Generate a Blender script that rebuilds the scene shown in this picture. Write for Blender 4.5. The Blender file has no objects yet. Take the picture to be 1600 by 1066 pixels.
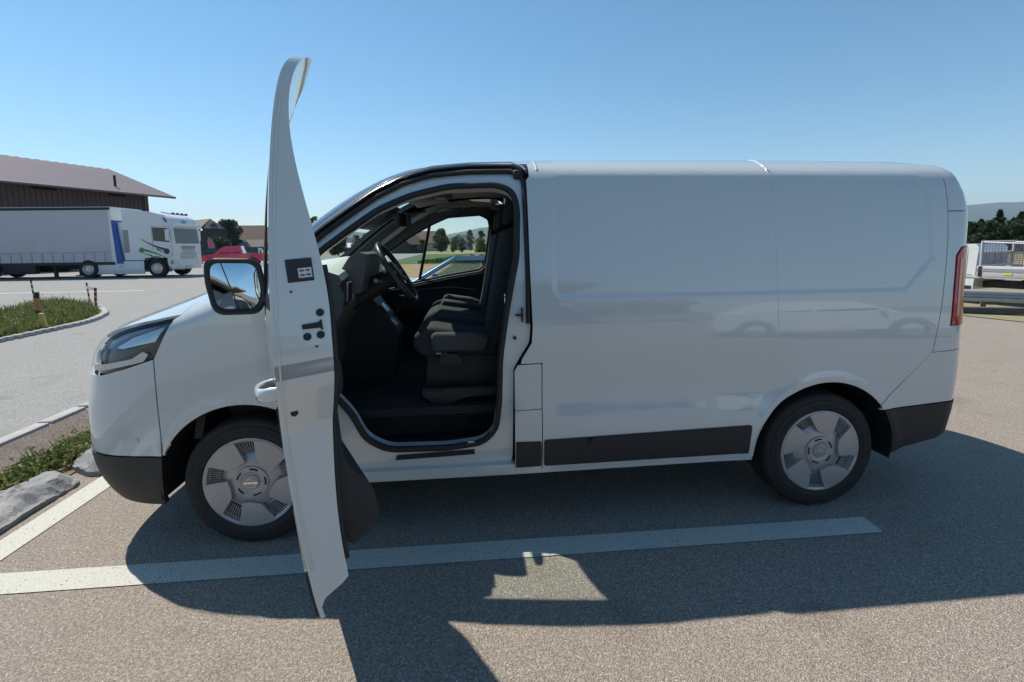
import bpy, bmesh, math, random
import numpy as np
from mathutils import Vector, Matrix
from mathutils.geometry import delaunay_2d_cdt
random.seed(7); RNG = np.random.default_rng(7)
SC = bpy.context.scene; COL = SC.collection
rad = math.radians

# ---------------------------------------------------------------- camera
CAM = Vector((1.119, -3.4206, 1.5229)); FPX = 760.0; PPX, PPY = 800.0, 466.0
_yaw, _pit, _rol = .0924, -.1087, -.013
_f = Vector((math.sin(_yaw)*math.cos(_pit), math.cos(_yaw)*math.cos(_pit), math.sin(_pit)))
_r = Vector((math.cos(_yaw), -math.sin(_yaw), 0)); _u = _r.cross(_f)
CR = _r*math.cos(_rol)+_u*math.sin(_rol); CU = -_r*math.sin(_rol)+_u*math.cos(_rol); CF = _f
cd = bpy.data.cameras.new('camera'); cam = bpy.data.objects.new('camera', cd); COL.objects.link(cam)
cam.matrix_world = Matrix(((CR.x, CU.x, -CF.x, CAM.x), (CR.y, CU.y, -CF.y, CAM.y), (CR.z, CU.z, -CF.z, CAM.z), (0, 0, 0, 1)))
cd.sensor_width = 36; cd.sensor_fit = 'HORIZONTAL'; cd.lens = 36*FPX/1600; cd.shift_y = -(533-PPY)/1600
cd.clip_start = .05; cd.clip_end = 30000
SC.camera = cam

# ---------------------------------------------------------------- light
SUN = Vector((.54, -.455, -1)).normalized()          # the way the light travels
w = bpy.data.worlds.new('World'); SC.world = w; w.use_nodes = True
nt = w.node_tree; bg = nt.nodes['Background']; sky = nt.nodes.new('ShaderNodeTexSky')
sky.sky_type = 'NISHITA'; sky.sun_disc = False
sky.sun_elevation = math.asin(-SUN.z); sky.sun_rotation = math.atan2(-SUN.x, -SUN.y)
sky.altitude = 450; sky.air_density = 1.0; sky.dust_density = .0; sky.ozone_density = 1.2
hs = nt.nodes.new('ShaderNodeHueSaturation'); hs.inputs['Hue'].default_value = .488; hs.inputs['Saturation'].default_value = 1.22; hs.inputs['Value'].default_value = 1.13
nt.links.new(sky.outputs[0], hs.inputs['Color']); nt.links.new(hs.outputs[0], bg.inputs[0]); bg.inputs[1].default_value = .099
sl = bpy.data.lights.new('sun', 'SUN'); sl.energy = 5.0; sl.angle = rad(.53); sl.color = (1, .93, .81)
so = bpy.data.objects.new('sun', sl); COL.objects.link(so); so.rotation_euler = SUN.to_track_quat('-Z', 'Y').to_euler()
so.location = (-8, 8, 20)
SC.view_settings.view_transform = 'Standard'; SC.view_settings.look = 'None'; SC.view_settings.exposure = .33; SC.view_settings.gamma = 1
SC.cycles.max_bounces = 8; SC.cycles.transparent_max_bounces = 16; SC.cycles.caustics_reflective = False; SC.cycles.caustics_refractive = False
SC.cycles.use_denoising = True

# ---------------------------------------------------------------- materials
def nmat(name):
    m = bpy.data.materials.new(name); m.use_nodes = True
    return m, m.node_tree, m.node_tree.nodes['Principled BSDF']
def M(name, col, rough=.5, metal=0., coat=0., var=.10, scale=6., bump=0., bscale=60., spec=.5, emit=None, hue=None, crough=.04):
    m, t, p = nmat(name); L = t.links.new
    tc = t.nodes.new('ShaderNodeTexCoord'); no = t.nodes.new('ShaderNodeTexNoise'); no.inputs['Scale'].default_value = scale
    no.inputs['Detail'].default_value = 6; L(tc.outputs['Object'], no.inputs['Vector'])
    mx = t.nodes.new('ShaderNodeMix'); mx.data_type = 'RGBA'
    c = np.array(col[:3]); h = c if hue is None else np.array(hue)
    mx.inputs[6].default_value = (*np.clip(c*(1-var), 0, 1), 1); mx.inputs[7].default_value = (*np.clip(h*(1+var), 0, 1), 1)
    L(no.outputs['Fac'], mx.inputs[0]); L(mx.outputs[2], p.inputs['Base Color'])
    p.inputs['Roughness'].default_value = rough; p.inputs['Metallic'].default_value = metal
    p.inputs['Coat Weight'].default_value = coat; p.inputs['Coat Roughness'].default_value = crough
    p.inputs['Specular IOR Level'].default_value = spec
    if bump:
        n2 = t.nodes.new('ShaderNodeTexNoise'); n2.inputs['Scale'].default_value = bscale; n2.inputs['Detail'].default_value = 4
        L(tc.outputs['Object'], n2.inputs['Vector']); b = t.nodes.new('ShaderNodeBump'); b.inputs['Strength'].default_value = bump
        b.inputs['Distance'].default_value = .01; L(n2.outputs['Fac'], b.inputs['Height']); L(b.outputs[0], p.inputs['Normal'])
    if emit:
        p.inputs['Emission Color'].default_value = (*emit[:3], 1); p.inputs['Emission Strength'].default_value = emit[3]
    return m
def glass(name, tint=(.86, .93, .90), refl=.8):
    m, t, p = nmat(name); t.nodes.remove(p); L = t.links.new
    o = t.nodes['Material Output']; tr = t.nodes.new('ShaderNodeBsdfTransparent'); tr.inputs[0].default_value = (*tint, 1)
    gl = t.nodes.new('ShaderNodeBsdfGlossy'); gl.inputs['Roughness'].default_value = .01
    fr = t.nodes.new('ShaderNodeLayerWeight'); fr.inputs[0].default_value = .5; mi = t.nodes.new('ShaderNodeMixShader')
    pw = t.nodes.new('ShaderNodeMath'); pw.operation = 'POWER'; pw.inputs[1].default_value = 5.; L(fr.outputs['Facing'], pw.inputs[0])
    ma = t.nodes.new('ShaderNodeMath'); ma.operation = 'MULTIPLY_ADD'; ma.inputs[1].default_value = refl; ma.inputs[2].default_value = .045; L(pw.outputs[0], ma.inputs[0])
    L(ma.outputs[0], mi.inputs[0]); L(tr.outputs[0], mi.inputs[1]); L(gl.outputs[0], mi.inputs[2]); L(mi.outputs[0], o.inputs[0])
    return m

# ---------------------------------------------------------------- object helpers
def tag(o, label=None, cat=None, group=None, kind=None):
    for k, v in (('label', label), ('category', cat), ('group', group), ('kind', kind)):
        if v: o[k] = v
    return o
def empty(name, loc=(0, 0, 0), rz=0., parent=None):
    o = bpy.data.objects.new(name, None); COL.objects.link(o); o.location = loc; o.rotation_euler = (0, 0, rz)
    o.empty_display_size = .2; o.parent = parent
    return o
def mobj(name, verts, faces, mat, parent=None, smooth=None, mi=None, normals=None):
    me = bpy.data.meshes.new(name); me.from_pydata([tuple(v) for v in verts], [], [tuple(f) for f in faces])
    for m in (mat if isinstance(mat, (list, tuple)) else [mat]): me.materials.append(m)
    if mi is not None: me.polygons.foreach_set('material_index', mi)
    me.update()
    if normals is not None:
        me.polygons.foreach_set('use_smooth', [True]*len(me.polygons)); me.normals_split_custom_set_from_vertices([tuple(n) for n in normals])
    elif smooth is not None:
        me.polygons.foreach_set('use_smooth', [True]*len(me.polygons)); me.set_sharp_from_angle(angle=rad(smooth))
    o = bpy.data.objects.new(name, me); COL.objects.link(o); o.parent = parent
    return o
def copy_tree(o, parent=None):
    c = o.copy(); COL.objects.link(c); c.parent = parent
    for ch in list(o.children): copy_tree(ch, c)
    return c
class MB:
    """collects shapes into one mesh"""
    def __init__(s): s.v = []; s.f = []; s.m = []
    def add(s, v, f, mi=0, M4=None):
        n = len(s.v)
        s.v += [tuple(M4 @ Vector(p)) for p in v] if M4 is not None else [tuple(p) for p in v]
        s.f += [tuple(i+n for i in q) for q in f]; s.m += [mi]*len(f); return s
    def box(s, c, d, mi=0, bev=0., seg=2, M4=None, taper=None):
        bm = bmesh.new(); bmesh.ops.create_cube(bm, size=1)
        for q in bm.verts:
            k = 1.
            if taper and q.co.z > 0: q.co.x *= taper[0]; q.co.y *= taper[1]
            q.co = Vector((c[0]+q.co.x*d[0], c[1]+q.co.y*d[1], c[2]+q.co.z*d[2]))
        if bev: bmesh.ops.bevel(bm, geom=bm.edges[:], offset=bev, segments=seg, affect='EDGES', profile=.5)
        bm.verts.index_update(); s.add([q.co[:] for q in bm.verts], [[q.index for q in p.verts] for p in bm.faces], mi, M4); bm.free(); return s
    def tube(s, pts, r, n=8, mi=0, cap=True, closed=False, M4=None):
        pts = [Vector(p) for p in pts]; k = len(pts); rs = r if isinstance(r, (list, tuple)) else [r]*k; V = []; Fc = []; up = None
        for i, p in enumerate(pts):
            a = pts[(i-1) % k] if (closed or i) else p; b = pts[(i+1) % k] if (closed or i < k-1) else p
            d = (b-a).normalized()
            if up is None: up = d.orthogonal().normalized()
            up = (up-d*up.dot(d)).normalized(); sd = d.cross(up)
            V += [p+(up*math.cos(t)+sd*math.sin(t))*rs[i] for t in (2*math.pi*j/n for j in range(n))]
        for i in range(k if closed else k-1):
            for j in range(n):
                Fc.append((i*n+j, i*n+(j+1) % n, ((i+1) % k)*n+(j+1) % n, ((i+1) % k)*n+j))
        if cap and not closed: Fc += [tuple(range(n))[::-1], tuple(range((k-1)*n, k*n))]
        return s.add(V, Fc, mi, M4)
    def lathe(s, prof, n=32, axis='y', c=(0, 0, 0), mi=0, M4=None, a0=0., a1=2*math.pi):
        full = abs(a1-a0-2*math.pi) < 1e-6; k = len(prof); V = []; Fc = []; m = n if full else n+1
        for i in range(m):
            t = a0+(a1-a0)*i/n; ct, st = math.cos(t), math.sin(t)
            for h, r in prof:
                q = (r*ct, h, r*st) if axis == 'y' else (r*ct, r*st, h) if axis == 'z' else (h, r*ct, r*st)
                V.append((q[0]+c[0], q[1]+c[1], q[2]+c[2]))
        for i in range(n):
            for j in range(k-1):
                a = i*k+j; b = ((i+1) % m)*k+j; Fc.append((a, b, b+1, a+1))
        return s.add(V, Fc, mi, M4)
    def prism(s, poly, a, b, axis='y', mi=0, M4=None):
        """extrude a 2D polygon along an axis from a to b: (x,z) for y, (x,y) for z, (y,z) for x"""
        n = len(poly); V = []
        for h in (a, b):
            for p in poly: V.append((p[0], h, p[1]) if axis == 'y' else (p[0], p[1], h) if axis == 'z' else (h, p[0], p[1]))
        Fc = [(i, (i+1) % n, n+(i+1) % n, n+i) for i in range(n)]+[tuple(range(n))[::-1], tuple(range(n, 2*n))]
        return s.add(V, Fc, mi, M4)
    def quad(s, a, b, c, d, mi=0): return s.add([a, b, c, d], [(0, 1, 2, 3)], mi)
    def build(s, name, mat, parent=None, smooth=None):
        o = mobj(name, s.v, s.f, mat, parent, smooth, s.m if isinstance(mat, (list, tuple)) else None)
        bm = bmesh.new(); bm.from_mesh(o.data); bmesh.ops.recalc_face_normals(bm, faces=bm.faces[:]); bm.to_mesh(o.data); bm.free()
        if smooth is not None: o.data.set_sharp_from_angle(angle=rad(smooth))
        return o
def rpoly(pts, r=.01, n=3):
    """round the corners of a polygon; a point may carry its own radius as a third value"""
    out = []; k = len(pts)
    for i in range(k):
        p = Vector(pts[i][:2]); ri = pts[i][2] if len(pts[i]) > 2 else r
        a = Vector(pts[i-1][:2])-p; b = Vector(pts[(i+1) % k][:2])-p
        d = min(ri, a.length*.45, b.length*.45)
        if d < 1e-4: out.append(tuple(p)); continue
        A = p+a.normalized()*d; B = p+b.normalized()*d
        for j in range(n+1):
            t = j/n; out.append(tuple(A*(1-t)**2+p*2*t*(1-t)+B*t*t))
    return out
def arc(cx, cz, r, a0, a1, n=20): return [(cx+r*math.cos(rad(a0+(a1-a0)*i/n)), cz+r*math.sin(rad(a0+(a1-a0)*i/n))) for i in range(n+1)]
def loc_at(px, py, depth):
    """a point the given distance ahead of the tripod, found by sighting (used to survey the far things)"""
    return CAM+(CF+CR*((px-PPX)/FPX)-CU*((py-PPY)/FPX))*depth
def ground_at(px, py, z=0.):
    d = CF+CR*((px-PPX)/FPX)-CU*((py-PPY)/FPX); return CAM+d*((z-CAM.z)/d.z)
# ================================================================ the van: one analytic body surface, cut into panels
def nspline(pts, n=1500):
    """natural cubic spline through points, chord-length parameter, densely sampled"""
    p=np.array(pts,float); t=np.r_[0,np.cumsum(np.sqrt(np.hypot(*np.diff(p,axis=0).T)))]
    m=len(t); h=np.diff(t); A=np.eye(m); B=np.zeros_like(p)
    for i in range(1,m-1):
        A[i,i-1]=h[i-1]; A[i,i]=2*(h[i-1]+h[i]); A[i,i+1]=h[i]
        B[i]=6*((p[i+1]-p[i])/h[i]-(p[i]-p[i-1])/h[i-1])
    M=np.linalg.solve(A,B); q=np.linspace(0,t[-1],n); k=np.clip(np.searchsorted(t,q)-1,0,m-2)
    a=(t[k+1]-q)[:,None]; b=(q-t[k])[:,None]; hk=h[k][:,None]
    return M[k]*a**3/(6*hk)+M[k+1]*b**3/(6*hk)+(p[k]/hk-M[k]*hk/6)*a+(p[k+1]/hk-M[k+1]*hk/6)*b
SEC=nspline([(.90,.15),(.925,.22),(.948,.32),(.962,.45),(.975,.70),(.975,.95),(.964,1.17),(.942,1.38),(.910,1.60),(.878,1.76),(.842,1.87),(.80,1.927),(.74,1.962),(.63,2.002),(.33,1.998),(0,2.002)])
XFP=nspline([(-.78,.15),(-.87,.25),(-.935,.36),(-.965,.50),(-.962,.63),(-.955,.74),(-.935,.85),(-.92,.95),(-.895,1.035),(-.83,1.105),(-.72,1.16),(-.56,1.218),(-.38,1.285),(-.20,1.36),(-.05,1.445),(.09,1.555),(.22,1.656),(.36,1.758),(.49,1.84),(.64,1.915),(.83,1.964),(1.1,1.982),(1.5,1.994),(2.2,2.002)])
XRP=nspline([(3.93,.15),(4.0,.25),(4.05,.42),(4.08,.65),(4.085,.95),(4.09,1.25),(4.09,1.55),(4.075,1.75),(4.045,1.88),(4.01,1.942),(3.87,1.978),(3.5,1.996),(2.3,2.002)])
def S(z): return np.interp(z,SEC[:,1],SEC[:,0])
def Xf(z): return np.interp(z,XFP[:,1],XFP[:,0])
def Xr(z): return np.interp(z,XRP[:,1],XRP[:,0])
def sm(a,b,x):
    t=np.clip((x-a)/(b-a),0,1); return t*t*(3-2*t)
def LF(z): return .56-.20*sm(1.15,1.5,z)
def NF(z): return 3.1-.5*sm(.95,1.3,z)
def LR(z): return .26-.10*sm(1.2,1.8,z)
NR=2.3
def g(t,n):
    t=np.clip(t,0,1); return (1-(1-t)**n)**(1/n)
def gi(v,n): return 1-(1-np.clip(v,0,1)**n)**(1/n)
def Wd(X,z): return S(z)*g((X-Xf(z))/LF(z),NF(z))*g((Xr(z)-X)/LR(z),NR)
def rbox(X,z,x0,x1,z0,z1,r):
    qx=np.abs(X-(x0+x1)/2)-(x1-x0)/2+r; qz=np.abs(z-(z0+z1)/2)-(z1-z0)/2+r
    return np.hypot(np.maximum(qx,0),np.maximum(qz,0))+np.minimum(np.maximum(qx,qz),0)-r
def DD(X,z):
    X,z=np.asarray(X,float),np.asarray(z,float)
    d=-.030*sm(1.005,.76,z)*sm(.54,.74,z)*sm(1.36,1.62,X)*sm(2.93,2.72,X)
    w=np.maximum(rbox(X,z,1.57,3.70,1.25,1.87,.06),(X-3.70)*.7-(z-1.42)*.7+.0)
    d=d-.005*sm(.014,-.014,w)
    for cx in (0,3.098):
        r=np.hypot(X-cx,z-.335); d=d+.010*np.exp(-((r-.43)/.035)**2)
    return d*sm(-.5,-.3,X)*sm(4.0,3.8,X)
def Y_side(X,z): return Wd(X,z)+DD(X,z)
def Z_top(X,y):
    X,y=np.broadcast_arrays(np.asarray(X,float),np.maximum(np.abs(np.asarray(y,float)),.006))
    lo=np.full(X.shape,.9); hi=np.full(X.shape,2.002)
    for _ in range(40):
        m=(lo+hi)/2; ok=Wd(X,m)>=y; lo=np.where(ok,m,lo); hi=np.where(ok,hi,m)
    return lo
def X_front(y,z): return Xf(z)+LF(z)*gi(np.abs(y)/S(z),NF(z))
def X_back(y,z): return Xr(z)-LR(z)*gi(np.abs(y)/S(z),NR)
def surf(kind, sgn, u, v):
    u = np.asarray(u, float); v = np.asarray(v, float)
    if kind == 'side': return np.stack([u, sgn*Y_side(u, v), v], -1)
    if kind == 'top': return np.stack([u, v, Z_top(u, v)], -1)
    if kind == 'front': return np.stack([X_front(u, v), u, v], -1)
    return np.stack([X_back(u, v), u, v], -1)
def surf_n(kind, sgn, u, v):
    e = 1.5e-3; u = np.asarray(u, float); v = np.asarray(v, float)
    a = surf(kind, sgn, u+e, v)-surf(kind, sgn, u-e, v); b = surf(kind, sgn, u, v+e)-surf(kind, sgn, u, v-e)
    n = np.cross(a, b); n /= np.linalg.norm(n, axis=-1, keepdims=True)+1e-12
    ref = {'side': n[..., 1]*sgn, 'top': n[..., 2], 'front': -n[..., 0], 'back': n[..., 0]}[kind]
    return np.where(ref[..., None] < 0, -n, n)
def inpoly(pts, poly):
    p = np.asarray(poly); x, y = pts[:, 0], pts[:, 1]; r = np.zeros(len(pts), bool); j = len(p)-1
    for i in range(len(p)):
        (xi, yi), (xj, yj) = p[i], p[j]
        c = ((yi > y) != (yj > y)); r ^= c & (x < (xj-xi)*(y-yi)/((yj-yi) if yj != yi else 1e-12)+xi); j = i
    return r
def resample(poly, sp, closed=True):
    out = []; k = len(poly)
    for i in range(k if closed else k-1):
        a = np.array(poly[i][:2], float); b = np.array(poly[(i+1) % k][:2], float); n = max(1, int(math.ceil(np.hypot(*(b-a))/sp)))
        out += [tuple(a+(b-a)*t/n) for t in range(n)]
    return out
def tri2d(outer, holes, sp, feat=()):
    loops = [resample(outer, sp)]+[resample(h, sp) for h in holes]; V = []; Eg = []
    for lp in loops:
        n = len(V); V += lp; Eg += [(n+i, n+(i+1) % len(lp)) for i in range(len(lp))]
    for lp in feat:
        lp = resample(lp, sp*.7); n = len(V); V += lp; Eg += [(n+i, n+(i+1) % len(lp)) for i in range(len(lp))]
    B = np.array(V); lo, hi = B[:, :2].min(0), B[:, :2].max(0)
    gx, gy = np.meshgrid(np.arange(lo[0]+sp/2, hi[0], sp), np.arange(lo[1]+sp/2, hi[1], sp)); gx[1::2] += sp/2
    G = np.c_[gx.ravel(), gy.ravel()]; k = inpoly(G, loops[0])
    for h in loops[1:]: k &= ~inpoly(G, h)
    G = G[k]
    if len(G):
        d = np.min(np.hypot(G[:, None, 0]-B[None, :, 0], G[:, None, 1]-B[None, :, 1]), 1); G = G[d > sp*.55]
    r = delaunay_2d_cdt([Vector(p) for p in V]+[Vector(p) for p in G], Eg, [], 0, 1e-6)
    P = np.array([v[:] for v in r[0]]); T = np.array(r[2]); cen = P[T].mean(1); k = inpoly(cen, loops[0])
    for h in loops[1:]: k &= ~inpoly(cen, h)
    return P, T[k]
def panel(name, parent, outer, mat, kind='side', sgn=-1, holes=(), sp=.04, off=0., flange=.014, thick=None, bandmat=None, feat=()):
    """a sheet of the body surface inside an outline; edges turn in (flange) or the sheet gets an inner skin (thick)"""
    P, T = tri2d(outer, holes, sp, feat); u, v = P[:, 0], P[:, 1]
    N = surf_n(kind, sgn, u, v); o_ = off(u, v) if callable(off) else off
    V = surf(kind, sgn, u, v)+N*(np.asarray(o_)[..., None] if np.ndim(o_) else o_)
    fn = np.cross(V[T[:, 1]]-V[T[:, 0]], V[T[:, 2]]-V[T[:, 0]]); fl = (fn*N[T[:, 0]]).sum(1) < 0; T[fl] = T[fl][:, ::-1]
    cnt = {}
    for t in T:
        for i in range(3):
            e = (int(t[i]), int(t[(i+1) % 3])); cnt[e] = 1
    be = [e for e in cnt if (e[1], e[0]) not in cnt]
    if callable(off):
        N2 = np.zeros_like(V); f2 = np.cross(V[T[:, 1]]-V[T[:, 0]], V[T[:, 2]]-V[T[:, 0]])
        for i in range(3): np.add.at(N2, T[:, i], f2)
        N = N2/(np.linalg.norm(N2, axis=1, keepdims=True)+1e-12)
    VV = list(V); NN = list(N); FF = [tuple(t) for t in T]; MI = [0]*len(FF)
    dirn = -N
    if thick is not None:
        th = thick(u, v); dirn = np.zeros_like(N); dirn[:, 1] = -sgn
        if kind == 'top': dirn = np.tile([0, 0, -1.], (len(N), 1))
        In = V+dirn*th[:, None]; n0 = len(VV); VV += list(In); NN += list(-N); FF += [tuple(t[::-1]+n0) for t in T]; MI += [0]*len(T)
    else: In = V+dirn*flange
    for a, b in be:
        q = [V[a], V[b], In[b], In[a]]; n = np.cross(V[b]-V[a], In[a]-V[a]); n = -n/(np.linalg.norm(n)+1e-12)
        k = len(VV); VV += q; NN += [n]*4; FF.append((k, k+3, k+2, k+1)); MI.append(1 if bandmat else 0)
    return mobj(name, VV, FF, [mat, bandmat] if bandmat else mat, parent, mi=MI if bandmat else None, normals=NN)
def on_side(path, off=0., sgn=-1):
    p = np.array(path, float); return surf('side', sgn, p[:, 0], p[:, 1])+surf_n('side', sgn, p[:, 0], p[:, 1])*off

# ---- materials of the van
WHITE = M('white_paint', (.56, .595, .595), .20, coat=1., var=.02, scale=2.5, spec=.55, crough=.02, bump=.06, bscale=1.8)
WHITE.node_tree.nodes['Principled BSDF'].inputs['Coat IOR'].default_value = 1.65
BLACKP = M('black_plastic', (.018, .019, .021), .55, var=.25, scale=30, bump=.15, bscale=500)
GLOSSB = M('gloss_black', (.015, .016, .02), .22, var=.2, coat=.6)
RUBBER = M('rubber', (.012, .012, .013), .6, var=.2, scale=20)
TYRE = M('tyre_rubber', (.016, .016, .017), .75, var=.35, scale=14, bump=.2, bscale=120, hue=(.022, .021, .019))
SILVER = M('wheel_cover_silver', (.40, .395, .39), .36, metal=.35, var=.06, scale=12)
DARKSLOT = M('wheel_slot', (.03, .03, .034), .5, var=.2)
CHROME = M('chrome', (.75, .76, .78), .12, metal=1., var=.03)
LAMPDARK = M('lamp_housing', (.012, .013, .016), .25, var=.2, coat=.5)
LAMPGREY = M('lamp_reflector', (.55, .56, .58), .25, metal=.8, var=.1)
GLASSW = glass('window_glass', (.80, .90, .87)); LENS = glass('lamp_lens', (.92, .95, .96), .3)
TRIM = M('cabin_trim', (.020, .021, .024), .62, var=.25, scale=9, bump=.1, bscale=300)
TRIMG = M('cabin_trim_grey', (.085, .085, .09), .7, var=.15, scale=9)
DASH = M('dashboard_plastic', (.10, .102, .105), .55, var=.15, scale=8, bump=.1, bscale=400)
LINER = M('headliner_cloth', (.36, .33, .31), .95, var=.12, scale=20, bump=.1, bscale=500)
DASHLIT = M('dash_top_sunlit', (.58, .60, .54), .5, var=.08, scale=8, bump=.1, bscale=300)  # sun glare on the dash top, put into a pale colour
SEATLIT = M('seat_fabric_sunlit', (.075, .08, .075), .9, var=.2, scale=40, bump=.3, bscale=700)  # paler seat fabric: sunlight on the cushion tops, partly put into the colour
FABRIC = M('seat_fabric', (.03, .032, .035), .9, var=.3, scale=40, bump=.3, bscale=700)
FLOORM = M('cabin_floor_mat', (.016, .015, .019), .8, var=.3, scale=15, bump=.3, bscale=200)
REDL = M('tail_lamp_red', (.36, .012, .02), .12, coat=1., var=.25, scale=14, hue=(.45, .02, .03))
MIRROR = M('mirror_glass', (.74, .80, .84), .0, metal=1., var=.0)
STICK = M('sticker_black', (.012, .01, .014), .35, var=.2); PAPER = M('label_paper', (.62, .65, .68), .6, var=.08)
SATIN = M('satin_trim', (.42, .42, .44), .35, metal=.6, var=.05)

van = empty('cargo_van', (1.5, 0, 0)); tag(van, 'white cargo van with its driver door swung wide open', 'van')
def vp(o): o.parent = van; o.matrix_parent_inverse = Matrix.Translation((-1.5, 0, 0)); return o
def VP(name, outer, mat, **k): return vp(panel(name, None, outer, mat, **k))
def VB(mb, name, mat, smooth=35): return vp(mb.build(name, mat, None, smooth))

DOOR = [(.46, .315), (1.325, .312), (1.342, .40), (1.35, .88), (1.385, .94), (1.435, 1.02), (1.442, 1.10), (1.436, 1.4), (1.432, 1.7), (1.431, 1.80), (1.424, 1.865), (1.398, 1.917), (1.345, 1.941), (1.15, 1.937),
        (.95, 1.912), (.80, 1.866), (.66, 1.795), (.53, 1.703), (.40, 1.608), (.28, 1.507), (.245, 1.44), (.235, 1.2), (.235, .80), (.30, .735), (.40, .63), (.455, .48)]
OPEN = [(.519, .674), (.581, .534), (.69, .469), (1.0, .462), (1.185, .484), (1.253, .552), (1.271, .674), (1.282, .945), (1.312, 1.142), (1.35, 1.337), (1.379, 1.467), (1.388, 1.73), (1.365, 1.815), (1.283, 1.85),
        (1.034, 1.84), (.839, 1.79), (.679, 1.718), (.523, 1.607), (.398, 1.513), (.33, 1.45), (.30, 1.35), (.30, .86), (.42, .80)]
WIN = [(.40, 1.165), (.612, 1.20), (.953, 1.269), (1.24, 1.316), (1.285, 1.36), (1.30, 1.45), (1.332, 1.70), (1.318, 1.764), (1.246, 1.802), (.971, 1.783), (.814, 1.714), (.633, 1.612), (.462, 1.498), (.36, 1.42), (.33, 1.30), (.34, 1.20)]
OPENR = rpoly(OPEN, .05, 4); WINR = rpoly(WIN, .02, 3); DOORR = rpoly(DOOR, .02, 3)
def grow(poly, d):
    p = np.array([q[:2] for q in poly]); a = np.roll(p, 1, 0); b = np.roll(p, -1, 0); t = b-a; t /= np.linalg.norm(t, axis=1, keepdims=True)+1e-12
    ar = np.sum(p[:, 0]*np.roll(p[:, 1], -1)-np.roll(p[:, 0], -1)*p[:, 1]); n = np.c_[t[:, 1], -t[:, 0]]*(1 if ar > 0 else -1)
    return [tuple(q) for q in p+n*d]
def yw(z): return .79-.10*np.clip((z-1.40)/.485, 0, 1)
zt = 1.957
hx0 = float(X_front(.69, 1.885))
RAIL = [(hx0, 1.885), (hx0+.08, 1.912), (.95, 1.941), (1.12, zt), (1.25, zt), (1.45, zt)]
HSEAM = [(-.72, 1.085), (-.58, 1.142), (-.42, 1.176), (-.275, 1.203), (-.215, 1.27), (-.11, 1.345), (.02, 1.418)]
wsL = [(float(X_front(yw(z), z)), float(z)) for z in np.linspace(1.42, 1.885, 12)]

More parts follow.
